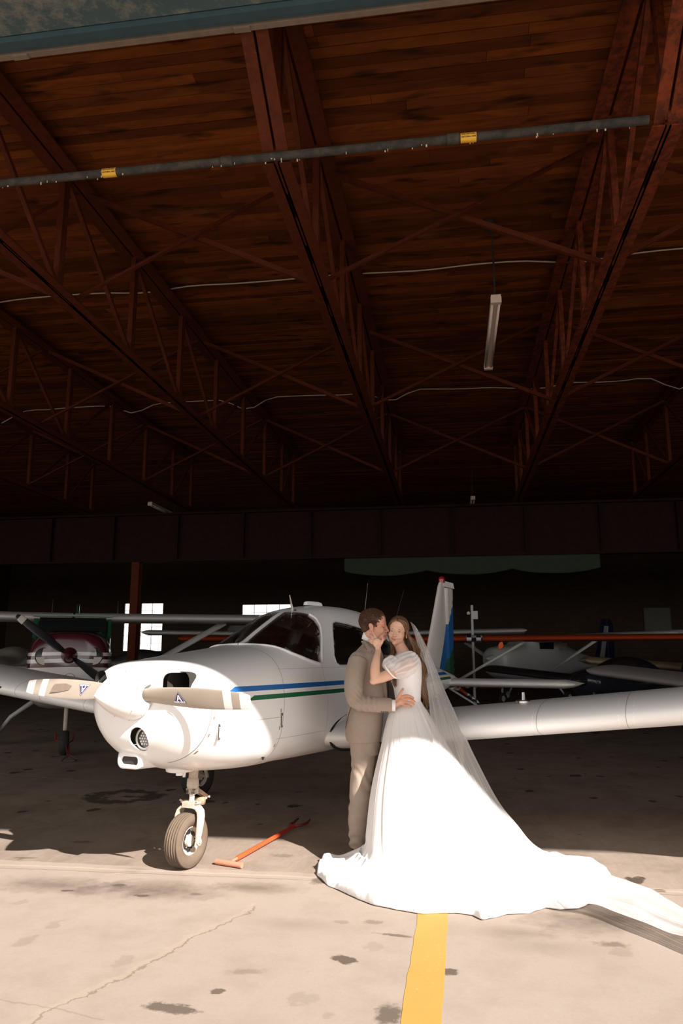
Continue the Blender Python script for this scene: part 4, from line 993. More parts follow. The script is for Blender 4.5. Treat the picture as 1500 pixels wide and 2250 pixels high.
craft((8.3, 18.9, 0), -PI / 2, 'tan low-wing airplane off the right edge, its wing pointing left over the floor', high=False, bodym=simple('tan_body', (.30, .22, .13), .35), wingm=simple('tan_wing', (.34, .25, .15), .3), wz=1.0, span=4.9, body=low_body(), lex=-1.2, dih=4, chord=1.4)
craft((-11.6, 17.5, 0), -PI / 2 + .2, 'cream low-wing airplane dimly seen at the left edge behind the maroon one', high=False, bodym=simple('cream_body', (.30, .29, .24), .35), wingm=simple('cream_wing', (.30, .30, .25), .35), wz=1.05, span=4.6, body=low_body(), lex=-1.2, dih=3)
RL = craft((-14.2, 28.6, 0), PI, 'dark low-wing airplane with pale registration letters behind the red column', high=False, bodym=simple('charcoal_body', (.035, .033, .03), .5), wingm=simple('charcoal_wing', (.05, .05, .047), .5), wz=.9, span=4.2, body=low_body(), lex=-1.2, dih=4)
text_obj('CGCV', .42, simple('grey_letters', (.14, .13, .11), .5, var=0), RL, Matrix.Translation((-3.3, .455, 1.05)) @ Matrix.Rotation(PI, 4, 'Z') @ Matrix.Rotation(PI / 2, 4, 'X'), 'registration_letters', .004)
lp = PD(1040, 1450, 19.0)
ps = empty('warning_light_stand', (lp.x, lp.y, 0), 0, 'grey post with a small round white lamp behind the orange-red wing', 'lamp stand')
MB().tube([(0, 0, 0), (0, 0, 2.70)], .035, 10).box((0, 0, .02), (.4, .4, .04)).build('post', M_greyw, ps); MB().box((.06, 0, 2.45), (.16, .14, .20)).build('control_box', M_greyw, ps); MB().sphere((-.09, -.05, 2.50), .045, 12, 8).build('lamp_globe', M_enam, ps, smooth=True)
nb_ = PY(1445, 1366, 37.9); MB_ = empty('notice_board', (nb_.x, 37.95, nb_.z), 0, 'pale notice board on the back wall at far right', 'board')
MB().box((0, 0, 0), (1.2, .04, 1.3)).build('board_panel', simple('dim_board', (.12, .12, .09), .8), MB_); MB().box((0, -.02, .66), (1.26, .05, .04)).box((0, -.02, -.66), (1.26, .05, .04)).box((-.61, -.02, 0), (.04, .05, 1.3)).box((.61, -.02, 0), (.04, .05, 1.3)).build('board_frame', M_dk, MB_)
# ------------------------------------------------------------------ orange tow bar on the apron
g0, g1 = G(475, 1900), G(531, 1909); gm = (g0 + g1) / 2; e0, e1 = G(612, 1843), G(672, 1809)
tow = empty('tow_bar', (gm.x, gm.y, 0), 0, 'orange-red T-handled tow bar lying on the floor between the nose wheel and the couple', 'tow bar')
M_or = simple('orange_red_enamel', (.68, .10, .03), .4, var=.15); M_pk = simple('sun_faded_grip', (.60, .22, .14), .6, var=.12)
L = lambda p, z: Vector((p.x - gm.x, p.y - gm.y, z))
MB().tube([L(g0, .022), L(g1, .022)], .019, 14).build('handle_grip', M_pk, tow, smooth=True, auto=50); MB().tube([L(gm, .022), L(gm + (e0 - gm) * .16, .028)], .010, 10).build('handle_neck', M_pk, tow)
MB().tube([L(gm + (e0 - gm) * .14, .026), L(e0, .030)], .017, 14).build('bar_shaft', M_or, tow, smooth=True, auto=50)
MB().tube([L(e0, .030), L(e0 + (e1 - e0) * .55, .032)], .017, 14).build('inner_shaft', simple('dark_red_enamel', (.42, .03, .02), .35), tow, smooth=True, auto=50)
dd = (e1 - e0).normalized(); nn = Vector((-dd.y, dd.x, 0)); eb = e0 + (e1 - e0) * .52
fkk = MB()
for sg in (1, -1): fkk.tube([L(eb, .03), L(eb + dd * .05 + nn * .05 * sg, .035), L(eb + dd * .16 + nn * .06 * sg, .03), L(eb + dd * .24 + nn * .055 * sg, .045)], [.013, .012, .011, .008], 8)
fkk.build('fork', simple('dark_red_fork', (.16, .015, .012), .4), tow, smooth=True)
# ------------------------------------------------------------------ the couple
def skin(name, c, c2, spots=.5):
    m = NT(name); f = m.noise(14, 4, .6); m.base(m.mix(m.ramp(f, [(.40, 0), (.68, spots)]), c, c2)); m.p(rough=.5, spec=.35, sss=.12)
    m.b.inputs['Subsurface Radius'].default_value = (.02, .008, .004); m.b.inputs['Subsurface Scale'].default_value = .3; m.bump(m.noise(220, 3), .08, .002); return m.mat
M_skinm = skin('ruddy_skin', (.60, .32, .22), (.58, .22, .15)); M_skinw = skin('fair_skin', (.70, .43, .31), (.70, .36, .26))
def vn(o): return list(zip(o.data.vertices, [v.normal.copy() for v in o.data.vertices]))
class Fig:
    def __init__(s, px, D):
        g = PD(px, 1890, D); s.o = Vector((g.x, g.y, 0)); s.R = Matrix.Rotation(-AL, 3, 'Z')
    def q(s, px, py, D): return s.R @ (PD(px, py, D) - s.o)
    def w(s, p): return s.R @ (Vector(p) - s.o)
def capsule(mb, pts, rs, n=14, flat=1.0, up=None):
    mb.tube(pts, rs, n, True, flat, up)
    mb.sphere(pts[0], rs[0], n, 8); mb.sphere(pts[-1], rs[-1], n, 8)
def remesh(o, vox, sm=6, fac=.5):
    r = o.modifiers.new('r', 'REMESH'); r.mode = 'VOXEL'; r.voxel_size = vox; r.use_smooth_shade = True
    if sm: s_ = o.modifiers.new('s', 'SMOOTH'); s_.iterations = sm; s_.factor = fac
    bake(o); o.data.polygons.foreach_set('use_smooth', [True] * len(o.data.polygons)); return o
def frame3(f, u):
    f = Vector(f).normalized(); u = Vector(u); u = (u - f * u.dot(f)).normalized(); s_ = u.cross(f); return Matrix((f, s_, u)).transposed()
def head_prims(mb, c, R, k=1.0, fem=False):
    P = lambda f, s_, u: Vector(c) + R @ (Vector((f, s_, u)) * k)
    E = lambda f, s_, u, a, b, d, n=20: mb.sphere(P(f, s_, u), (a * k, b * k, d * k), n, 14, R)
    E(-.008, 0, .045, .096, .074, .083); E(-.035, 0, .030, .072, .070, .075); E(.02, 0, -.02, .068, .062, .080)
    jw = .044 if fem else .052
    E(.025, 0, -.062, .055, jw, .042); E(.050, 0, -.078, .038, jw * .72, .028); E(.078, 0, -.093, .017, .019, .016)
    E(.060, 0, .022, .033, .055, .036)
    for g in (-1, 1):
        E(.052, g * .033, -.028, .033, .029, .034); E(.028, g * (.040 if fem else .044), -.045, .036, .020, .040)
        E(.077, g * .030, .021, .012, .022, .006); E(.097, g * .0115, -.036, .010, .0075, .008)
        E(-.006, g * .076, -.010, .017, .007, .031); E(-.014, g * .083, .004, .015, .006, .018); E(.002, g * .080, -.034, .008, .006, .010)
    capsule(mb, [P(.086, 0, .014), P(.098, 0, -.012), P(.109, 0, -.031)], [.0075 * k, .0085 * k, .0112 * k])
    E(.072, 0, -.060, .022, .030, .024)
    E(.0925, 0, -.0570, .0085, .020, .0052); E(.0915, 0, -.0680, .0085, .017, .0062)
    return P
def sockets(o, P, R, k, d=.006):
    for v in o.data.vertices:
        for g in (-1, 1):
            dv = v.co - P(.088, g * .031, .002); r2 = dv.length_squared / (.0155 * k) ** 2
            if r2 < 6: v.co -= R @ Vector((d * k * math.exp(-r2), 0, 0))
        dv = v.co - P(.097, 0, -.0625)
        l = R.transposed() @ dv
        if abs(l.x) < .02 and abs(l.y) < .02 * k: v.co -= R @ Vector((.0022 * math.exp(-(l.z / .0018) ** 2) * (1 - (l.y / (.02 * k)) ** 2), 0, 0))
def finger(mb, pts, r0, r1):
    pts = smoothpath(pts, 9); capsule(mb, pts, [r0 + (r1 - r0) * i / 8 for i in range(9)], 10)
# ================= groom
GM = Fig(790, 5.85); q = GM.q
mb = MB()
hR = frame3((.97, -.24, -.05), (.05, -.02, 1)); hc = q(822, 1376, 5.84)
HP = head_prims(mb, hc, hR, 1.0)
capsule(mb, [HP(-.02, 0, -.05), q(815, 1412, 5.86), q(808, 1432, 5.87)], [.056, .056, .066])
# trunk, legs, arms (inside the clothes) so that the body is one surface
def ringl(y, L, Rr, D, ry, n=28):
    a, b = q(L, y, D), q(Rr, y, D); c = (a + b) / 2; rx = (b - a).length / 2
    return [Vector((c.x + rx * math.copysign(abs(math.cos(t)) ** .85, math.cos(t)), c.y + ry * math.copysign(abs(math.sin(t)) ** .85, math.sin(t)), c.z)) for t in [2 * PI * i / n for i in range(n)]]
mb.loft([ringl(*a) for a in [(1640, 778, 824, 5.87, .12), (1600, 772, 828, 5.87, .15), (1540, 774, 832, 5.87, .14), (1480, 772, 832, 5.87, .16), (1445, 784, 828, 5.87, .15), (1425, 796, 824, 5.87, .09)]], True, True, True)
SH, EL, WR_ = q(788, 1452, 5.70), q(782, 1538, 5.63), q(864, 1549, 5.575)
capsule(mb, [SH, EL], [.045, .038]); capsule(mb, [EL, WR_], [.038, .028]); 
capsule(mb, [q(820, 1452, 6.04), q(850, 1520, 6.06), q(905, 1530, 5.90)], [.045, .038, .028])
capsule(mb, [q(797, 1630, 5.80), q(790, 1760, 5.80), q(786, 1872, 5.82)], [.07, .045, .032]); capsule(mb, [q(812, 1630, 5.95), q(812, 1760, 5.95), q(806, 1868, 5.97)], [.07, .045, .032])
# right hand spread on the bride's waist
capsule(mb, [WR_, q(872, 1547, 5.565), q(880, 1541, 5.555)], [.026, .027, .024], 14, .75, (0, 0, 1))
mb.sphere(q(878, 1540, 5.56), (.036, .017, .034), 16, 10); mb.sphere(q(884, 1539, 5.553), (.025, .014, .032), 16, 10)
for pts in ([(884, 1530, 5.553), (893, 1528, 5.535), (901, 1530, 5.536), (908, 1534, 5.55)], [(887, 1536, 5.548), (896, 1535, 5.530), (904, 1538, 5.533), (911, 1542, 5.55)],
            [(887, 1542, 5.550), (896, 1543, 5.533), (903, 1545, 5.537), (909, 1548, 5.552)], [(884, 1548, 5.556), (891, 1550, 5.54), (898, 1551, 5.545), (904, 1553, 5.56)]):
    finger(mb, [q(*p) for p in pts], .0098, .0078)
finger(mb, [q(874, 1535, 5.56), q(878, 1526, 5.545), q(881, 1520, 5.54), q(885, 1514, 5.545)], .0125, .0088)
groom = mb.build('person', M_skinm); remesh(groom, .0036, 5, .45); sockets(groom, HP, hR, 1.0, .005)
groom.location = GM.o; groom.rotation_euler = (0, 0, AL)
tag(groom, 'person in a taupe suit kissing the other on the cheek, arm around the waist', 'person')
M_brow = simple('brown_brow', (.10, .045, .02), .7, var=0); M_lid = simple('eyelash_line', (.05, .022, .015), .6, var=0); M_lipm = simple('pink_lips', (.50, .19, .15), .4, var=.05)
def onface(P, f, s_, u): return P(f, s_, u)
eb = MB().tube(smoothpath([HP(.084, -.016, .019), HP(.085, -.030, .024), HP(.073, -.046, .021)], 8), [.0022, .003, .003, .003, .0028, .0024, .002, .001], 6, flat=.6).build('eyebrow', M_brow, groom, smooth=True)
MB().tube(smoothpath([HP(.086, -.018, .000), HP(.086, -.030, -.004), HP(.078, -.043, -.002)], 8), .0016, 6).build('closed_eyelashes', M_lid, groom)
MB().sphere(HP(.0795, -.030, .002), (.0095, .0135, .0085), 14, 10, hR).build('eyelid', M_skinm, groom, smooth=True)
# short curly hair
M_hairm = NT('curly_brown_hair'); f = M_hairm.noise(50, 5, .7); M_hairm.base(M_hairm.mix(f, (.018, .009, .005), (.13, .055, .025))); M_hairm.p(rough=.55, spec=.35); M_hairm = M_hairm.mat
hm = MB(); rnd = random.Random(3)
hm.sphere(HP(-.016, 0, .052), (.098, .080, .082), 28, 18, hR); hm.sphere(HP(-.045, 0, .022), (.070, .074, .070), 24, 14, hR); hm.sphere(HP(-.055, 0, -.010), (.05, .062, .05), 20, 12, hR)
hob = hm.build('hair', M_hairm, groom); remesh(hob, .005, 4)
for v in hob.data.vertices:
    l = hR.transposed() @ (v.co - Vector(hc))
    if l.x > .060 or (l.x > .012 and l.z < .028): 
        v.co = Vector(hc) + (v.co - Vector(hc)) * .86
    else: v.co += (v.co - HP(-.02, 0, .03)).normalized() * .004 * noise.noise(v.co * 60)
cu = MB()
def curl(mb_, p, nrm, r, rt, turns=.8):
    t = nrm.orthogonal().normalized(); t = (Matrix.Rotation(rnd.uniform(0, 2 * PI), 3, nrm) @ t); b = nrm.cross(t)
    ax = (nrm * .55 + t * .8).normalized(); e1 = ax.cross(b).normalized(); e2 = ax.cross(e1)
    pts = [p + e1 * (r * math.cos(a)) + e2 * (r * math.sin(a)) + ax * (a * r * .25) for a in [turns * 2 * PI * i / 7 for i in range(8)]]
    mb_.tube(pts, [rt * x for x in (.5, .9, 1, 1, 1, .9, .7, .3)], 5)
cnt = 0
while cnt < 1100:
    th = rnd.uniform(0, 2 * PI); ph = math.acos(rnd.uniform(-.75, 1)); d = Vector((math.sin(ph) * math.cos(th), math.sin(ph) * math.sin(th), math.cos(ph)))
    l = Vector((-.018 + d.x * .100, d.y * .081, .040 + d.z * .090))
    if l.z < .052 - .0 and l.x > .028: continue
    if l.x > .066 and l.z < .075: continue
    if l.z < .0 and l.x > -.035: continue
    if l.z < -.045: continue
    if l.z < .03 and l.x > .012 and abs(l.y) > .05 and l.z < .0: continue
    p = Vector(hc) + hR @ l; nn_ = (hR @ d).normalized()
    curl(cu, p, nn_, rnd.uniform(.006, .0105) * (1.15 if l.z > .08 else .8), rnd.uniform(.0018, .003)); cnt += 1
cu.build('hair_curls', M_hairm, groom, smooth=True)['kind'] = 'stuff'
# suit
def weave(name, c1, c2):
    m = NT(name); x, y, z = m.xyz()
    g = m.math('ADD', m.math('SINE', m.math('MULTIPLY', z, 900)), m.math('SINE', m.math('MULTIPLY', m.math('ADD', x, y), 900)))
    f = m.math('MULTIPLY_ADD', g, .05, m.noise(35, 5, .7)); 
    ck = m.math('MAXIMUM', m.math('COMPARE', m.math('FRACT', m.math('MULTIPLY', z, 24)), .5, .05), m.math('COMPARE', m.math('FRACT', m.math('MULTIPLY', m.math('ADD', x, m.math('MULTIPLY', y, .5)), 24)), .5, .05))
    col = m.mix(f, c1, c2); col = m.mix(m.math('MULTIPLY', ck, .10), col, (.36, .28, .22)); m.base(col); m.p(rough=.9, spec=.12, sheen=.12); m.bump(m.noise(300, 2), .15, .002); return m.mat
M_suit = weave('taupe_wool_suiting', (.29, .228, .182), (.38, .30, .245)); M_shirt = simple('white_shirt_cotton', (.8, .78, .76), .8, var=.03)
jb_ = MB()
jk = [(1628, 760, 836, 5.87, .185), (1612, 758, 838, 5.87, .190), (1595, 759, 840, 5.87, .188), (1570, 762, 842, 5.87, .180), (1545, 764, 845, 5.87, .170), (1520, 763, 847, 5.87, .172), (1495, 761, 848, 5.87, .182), (1470, 762, 847, 5.87, .195), (1452, 767, 844, 5.87, .198), (1438, 774, 841, 5.87, .185), (1427, 785, 836, 5.87, .145), (1418, 794, 830, 5.87, .10), (1412, 799, 826, 5.87, .075)]
jb_.loft([ringl(*a, 40) for a in jk], True, True, True)
sl = smoothpath([SH + Vector((.0, .01, -.0)), q(779, 1485, 5.655), q(777, 1520, 5.63), q(784, 1540, 5.625), q(805, 1546, 5.60), q(835, 1549, 5.58), q(861, 1550, 5.575)], 26)
def rr_(t): return [.074, .071, .066, .064, .060, .056, .053][min(6, int(t * 6))] + 0
rs = [(.078 + (.067 - .078) * min(1, i / 10)) if i < 10 else .067 + (.049 - .067) * (i - 10) / 15 for i in range(26)]
jb_.tube(sl, rs, 24); jb_.sphere(SH + Vector((.006, .03, .0)), (.080, .075, .075), 20, 14)
jb_.tube(smoothpath([q(822, 1455, 6.02), q(845, 1510, 6.05), q(880, 1535, 5.98), q(900, 1532, 5.92)], 14), .065, 18); jb_.sphere(q(818, 1450, 6.0), .08, 18, 12)
jacket = jb_.build('suit_jacket', M_suit, groom); remesh(jacket, .0065, 6)
EB = q(785, 1540, 5.61)
ax_f = (q(861, 1550, 5.575) - EB).normalized()
WQ = q(812, 1540, 5.56)
for v, nrm in vn(jacket):
    d = (v.co - EB).length; w = math.exp(-(d / .10) ** 2)
    s_ = (v.co - EB)
    fold = math.sin(s_.dot(Vector((.75, 0, .66))) * 210 + 3 * noise.noise(v.co * 9)) * .5 + .5
    amp = .0075 * w + .0002
    if v.co.y > 1.0 and False: continue
    v.co += nrm * (-amp * fold ** 1.5) + nrm * .003 * noise.noise(v.co * 8)
    # forearm compression folds
    w2 = math.exp(-((v.co - WQ).length / .07) ** 2); v.co += nrm * (.005 * w2 * math.sin(s_.dot(ax_f) * 170 + 25 * s_.z))
jacket.data.update()
# cuff, shirt, buttons, collar, lapel
cz = (q(863, 1550, 5.575) - q(850, 1549.6, 5.578)).normalized()
def cuffring(p, d, r, L, mat, name, par, fl=1.0):
    return MB().tube([p, p + d * L * .5, p + d * L], [r, r, r * .98], 24, True, fl).build(name, mat, par, smooth=True, auto=50)
cuffring(q(860, 1550, 5.575), cz, .041, .028, M_shirt, 'shirt_cuff', groom)
for k in range(4):
    p = q(838.5 + k * 4.0, 1563.2 + k * .1, 5.545); MB().sphere(p + Vector((0, .004, 0)), (.0062, .004, .0062), 12, 8).build('cuff_button', M_ink, jacket, smooth=True)
def strip(pts, w, mat, name, par, nrm, th=.004, n=24, wf=None):
    P = smoothpath(pts, n); rows = []
    for i, p in enumerate(P):
        t = (P[min(i + 1, n - 1)] - P[max(i - 1, 0)]).normalized(); s_ = t.cross(Vector(nrm)).normalized(); ww = wf(i / (n - 1)) if wf else w; nn_ = Vector(nrm).normalized()
        rows.append([p - s_ * ww + nn_ * th, p + s_ * ww + nn_ * th, p + s_ * ww, p - s_ * ww])
    return MB().loft(rows, True, True, True).build(name, mat, par, smooth=True, auto=40)
# shirt collar round the neck
col = []
for k in range(29):
    a = 2 * PI * k / 28; c0 = q(812, 1417, 5.865); c1 = q(815, 1401, 5.862)
    col.append((c0 + Vector((.063 * math.cos(a), .064 * math.sin(a), .016 - .030 * math.cos(a))), c1 + Vector((.057 * math.cos(a), .058 * math.sin(a), .018 - .030 * math.cos(a)))))
o = MB().loft([[a for a, b in col], [a * .35 + b * .65 for a, b in col], [b for a, b in col]], False).build('shirt_collar', M_shirt, groom, smooth=True); s_ = o.modifiers.new('s', 'SOLIDIFY'); s_.thickness = .004
# jacket collar and lapel, near side
lap = [q(802, 1414, 5.785), q(808, 1422, 5.74), q(818, 1436, 5.715), q(830, 1462, 5.715), q(840, 1492, 5.74), q(846, 1520, 5.78), q(848, 1545, 5.82)]
strip(lap, .03, M_suit, 'lapel', jacket, (.30, -.95, .12), .006, 30, lambda t: (.010 + .020 * min(1, t * 3.2)) if t < .36 else max(.004, .036 * (1 - (t - .36) / .64) + .003))
cl_ = [q(797, 1408, 5.84), q(799, 1411, 5.79), q(806, 1422, 5.74), q(813, 1432, 5.715)]
strip(cl_, .016, M_suit, 'jacket_collar', jacket, (-.1, -.9, .4), .007, 16)
MB().tube([q(797, 1414.5, 5.74) + Vector((0, -.02, 0)), q(801, 1417.5, 5.73) + Vector((0, -.025, 0)), q(799.5, 1419, 5.73) + Vector((0, -.024, 0)), q(806, 1428, 5.71) + Vector((0, -.018, 0))], .0016, 6).build('lapel_notch', M_dk, jacket)
MB().tube(smoothpath([q(758.5, 1602, 5.80), q(764, 1575, 5.74), q(772, 1553, 5.685)], 10), [.001, .002, .003, .003, .003, .003, .003, .003, .002, .001], 6).build('vent_seam', simple('dark_seam', (.05, .035, .028), .9, var=0), jacket)
MB().loft([[q(842, 1436, 5.86) + Vector((.0, dy, 0)), q(852, 1480, 5.86) + Vector((0, dy, 0)), q(853, 1560, 5.86) + Vector((0, dy, 0))] for dy in (-.05, .05)], False).build('tie_and_shadow', simple('tie_shadow_black', (.012, .012, .016), .35, var=.1), groom)  # one dark sheet for the tie and the shadow between the two
# trousers and shoes
tm_ = MB()
tm_.loft([ringl(*a) for a in [(1600, 771, 832, 5.87, .165), (1630, 777, 835, 5.87, .165), (1655, 776, 832, 5.87, .160)]], True, True, True)
def leg(pts, rs): tm_.tube(smoothpath([q(*p) for p in pts], 20), [cr([(i, r) for i, r in enumerate(rs)], (len(rs) - 1) * k / 19)[0] for k in range(20)], 22)
leg([(796, 1625, 5.80), (797, 1665, 5.79), (794, 1710, 5.78), (789, 1765, 5.79), (786, 1815, 5.81), (786.5, 1843, 5.83), (787, 1862, 5.835)], [.096, .088, .079, .074, .068, .063, .064])
leg([(812, 1630, 5.96), (812, 1680, 5.97), (812, 1740, 5.98), (809, 1800, 5.99), (806, 1866, 6.0)], [.098, .086, .076, .070, .066])
tr_ = tm_.build('trousers', M_suit, groom); remesh(tr_, .006, 5)
for v, nrm in vn(tr_):
    z = v.co.z; k = math.exp(-((z - .12) / .10) ** 2) * .009 + math.exp(-((z - .50) / .12) ** 2) * .007 + .0035
    v.co += nrm * (k * .45 * math.sin(z * 60 + v.co.x * 50 + v.co.y * 30 + 9 * noise.noise(v.co * 5)) + .006 * noise.noise(v.co * 7))
    # pressed crease down the near leg
M_shoe = simple('brown_leather', (.10, .055, .035), .35, var=.2)
def shoe(px, D, zz=0):
    h = q(px, 1890, D); h = Vector((h.x, h.y, 0)); rows = []
    for x, w, z0, z1 in ((-.045, .018, .012, .065), (-.035, .032, .006, .078), (0, .037, .004, .085), (.05, .036, .004, .082), (.10, .042, .004, .065), (.16, .046, .003, .05), (.20, .042, .003, .042), (.235, .028, .004, .034), (.25, .010, .008, .024)):
        rows.append([h + Vector((x + 0, w * math.cos(a), (z0 + z1) / 2 + (z1 - z0) / 2 * math.sin(a))) for a in [2 * PI * k / 20 for k in range(20)]])
    s_ = MB().loft(rows, True, True, True).build('shoe', M_shoe, groom, smooth=True)
    MB().loft([[h + Vector((x, w * sg, z)) for sg in (-1, 1) for x, w in ((-.05, .03), )] + [h + Vector((x, w, z)) for x, w in ((.0, .041), (.10, .046), (.18, .048), (.245, .02), (.245, -.02), (.18, -.048), (.10, -.046), (0, -.041))] for z in (.0, .014)], True, True, True).build('shoe_sole', M_dk, s_)
    MB().box(h + Vector((-.015, 0, .014)), (.07, .062, .028)).build('shoe_heel', M_dk, s_)
    for k in range(4): MB().tube([h + Vector((.075 + k * .018, -.018, .079 - k * .006)), h + Vector((.075 + k * .018, .018, .079 - k * .006))], .003, 6).build('shoelace', M_dk, s_)
shoe(784, 5.82); shoe(806, 5.99)
# ================= bride
BR = Fig(895, 5.72); q = BR.q
mb = MB(); K = .93
bR = frame3((-.27, -.96, .02), (.16, .02, 1)); bc = q(873.5, 1389, 5.825)
BP = head_prims(mb, bc, bR, K, True)
capsule(mb, [BP(-.02, 0, -.06), q(879, 1420, 5.84), q(889, 1442, 5.80)], [.046, .043, .055])
def ringb(y, L, Rr, D, ry, n=28, p=1.0):
    a, b = q(L, y, D), q(Rr, y, D); c = (a + b) / 2; rx = (b - a).length / 2
    return [Vector((c.x + rx * math.copysign(abs(math.cos(t)) ** p, math.cos(t)), c.y + ry * math.copysign(abs(math.sin(t)) ** p, math.sin(t)), c.z)) for t in [2 * PI * i / n for i in range(n)]]
mb.loft([ringb(*a) for a in [(1640, 862, 930, 5.72, .13), (1590, 860, 934, 5.72, .15), (1545, 872, 920, 5.72, .09), (1510, 868, 921, 5.72, .105), (1470, 864, 920, 5.72, .125), (1448, 872, 916, 5.74, .12), (1438, 878, 908, 5.76, .08)]], True, True, True)
bS, bE, bW = q(899, 1458, 5.60), q(824, 1493, 5.53), q(831, 1430, 5.622)
capsule(mb, smoothpath([bS, q(868, 1476, 5.565), q(840, 1488, 5.54), bE], 8), [.050, .047, .044, .042, .040, .038, .035, .033])
capsule(mb, smoothpath([bE, q(824, 1470, 5.545), q(827, 1448, 5.57), bW], 8), [.034, .036, .036, .034, .030, .026, .023, .0212])
mb.sphere(q(820, 1497, 5.53), (.027, .028, .025), 14, 10)
capsule(mb, [q(878, 1455, 5.88), q(850, 1450, 5.98), q(812, 1440, 6.02)], [.045, .036, .028])
capsule(mb, [q(880, 1640, 5.72), q(882, 1760, 5.70), q(884, 1870, 5.70)], [.075, .05, .032]); capsule(mb, [q(905, 1640, 5.72), q(905, 1760, 5.74), q(905, 1870, 5.76)], [.075, .05, .032])
for x_, d_ in ((884, 5.70), (905, 5.76)): mb.sphere(q(x_ - 8, 1874, d_), (.09, .04, .03), 16, 10)
# left hand: palm on his cheek, fingers reaching back below the ear
mb.sphere(q(829, 1413.5, 5.63), (.034, .014, .038), 16, 10, Matrix.Rotation(-.3, 3, 'Y')); mb.sphere(q(825, 1409, 5.642), (.026, .0125, .022), 16, 10, Matrix.Rotation(-.6, 3, 'Y'))
capsule(mb, [bW, q(829.5, 1419, 5.632)], [.0215, .0205], 14)
for pts, r in (([(827, 1403, 5.645), (823.5, 1396.5, 5.66), (821, 1392, 5.675), (818.5, 1387.5, 5.695)], .0088), ([(823, 1406, 5.645), (818.5, 1400.5, 5.66), (815.5, 1396.5, 5.678), (812.5, 1393, 5.70)], .0088),
               ([(820, 1410, 5.645), (815, 1405.5, 5.66), (811.5, 1402, 5.68), (809, 1399, 5.70)], .0084), ([(818.5, 1414, 5.64), (814, 1411, 5.66), (811, 1408.5, 5.678), (808.5, 1406.5, 5.70)], .0074)):
    finger(mb, [q(*p) for p in pts], r, r * .82)
finger(mb, [q(837, 1414, 5.62), q(840.5, 1407, 5.625), q(840.5, 1402, 5.635), q(838.5, 1396.5, 5.655)], .0115, .0078)
bride = mb.build('person', M_skinw); remesh(bride, .0034, 9, .5); sockets(bride, BP, bR, K, .0055)
bride.location = BR.o; bride.rotation_euler = (0, 0, AL)
tag(bride, 'person with long brown hair in a white wedding gown and veil, smiling at the camera', 'person')
# face details
M_eyew = simple('eye_white', (.55, .50, .46), .25, var=0); M_iris = simple('blue_grey_iris', (.035, .04, .04), .15, var=0); M_lipw = simple('rose_lips', (.62, .25, .20), .4, var=.05); M_browf = simple('light_brown_brow', (.17, .085, .045), .8, var=0)
for g in (-1, 1):
    e_ = MB().sphere(BP(.0775, g * .031, .0005), (.0085, .0115, .0048), 16, 12, bR).build('eye', M_eyew, bride, smooth=True)
    MB().sphere(BP(.0846, g * .0305, .0004), (.0026, .0046, .0038), 14, 10, bR).build('iris', M_iris, e_, smooth=True)
    MB().tube(smoothpath([BP(.082, g * .019, .000), BP(.0875, g * .030, .0050), BP(.079, g * .0440, .0005)], 10), .0014, 6).build('eyelashes', M_lid, bride, smooth=True)
    MB().tube(smoothpath([BP(.082, g * .018, .0015), BP(.0865, g * .030, .0078), BP(.078, g * .0455, .0035)], 10), .0032, 6).build('eyelid', M_skinw, bride, smooth=True)
    MB().tube(smoothpath([BP(.087, g * .014, .0165), BP(.0885, g * .030, .0215), BP(.076, g * .047, .0150)], 10), [.0012, .0019, .002, .002, .002, .002, .0018, .0016, .0012, .0007], 6, flat=.6).build('eyebrow', M_browf, bride, smooth=True)
up_ = smoothpath([BP(.0810, -.0275, -.0525), BP(.0955, -.011, -.0575), BP(.0985, 0, -.0592), BP(.0955, .011, -.0575), BP(.0810, .0275, -.0525)], 16)
lo_ = smoothpath([BP(.0810, -.0265, -.0535), BP(.0945, -.011, -.0655), BP(.0965, 0, -.0682), BP(.0945, .011, -.0655), BP(.0810, .0265, -.0535)], 16)
tp = [.0007 + .0023 * math.sin(PI * i / 15) for i in range(16)]
MB().tube(up_, tp, 8).build('upper_lip', M_lipw, bride, smooth=True); MB().tube(lo_, [t * 1.25 for t in tp], 8).build('lower_lip', M_lipw, bride, smooth=True)
md_ = [(a + b) / 2 + bR @ Vector((.0012, 0, 0)) for a, b in zip(up_, lo_)]
MB().tube(md_, [t * .35 for t in tp], 6).build('mouth_line', simple('mouth_shadow_line', (.22, .06, .05), .6, var=0), bride)
up2 = smoothpath([HP(.080, -.024, -.0625), HP(.0965, -.010, -.0590), HP(.1010, 0, -.0590), HP(.0965, .010, -.0590)], 12)
MB().tube(up2, .0038, 8).build('upper_lip', M_lipm, groom, smooth=True); MB().tube([p - hR @ Vector((.001, 0, .0085)) for p in up2], .0042, 8).build('lower_lip', M_lipm, groom, smooth=True)
rg_ = MB(); rc = q(814.6, 1404.8, 5.662); rg_.tube([rc + Vector((.0095 * math.cos(a) * .75, .0095 * math.sin(a) * .5, .0095 * math.cos(a) * .6)) for a in [2 * PI * k / 16 for k in range(17)]], .0012, 6, False); rg_.sphere(rc + Vector((0, -.008, 0)), .003, 8, 6)
rg_.build('engagement_ring', M_chrome, bride); MB().sphere(BP(-.004, .083, -.040), .003, 8, 6).build('earring', M_chrome, bride)
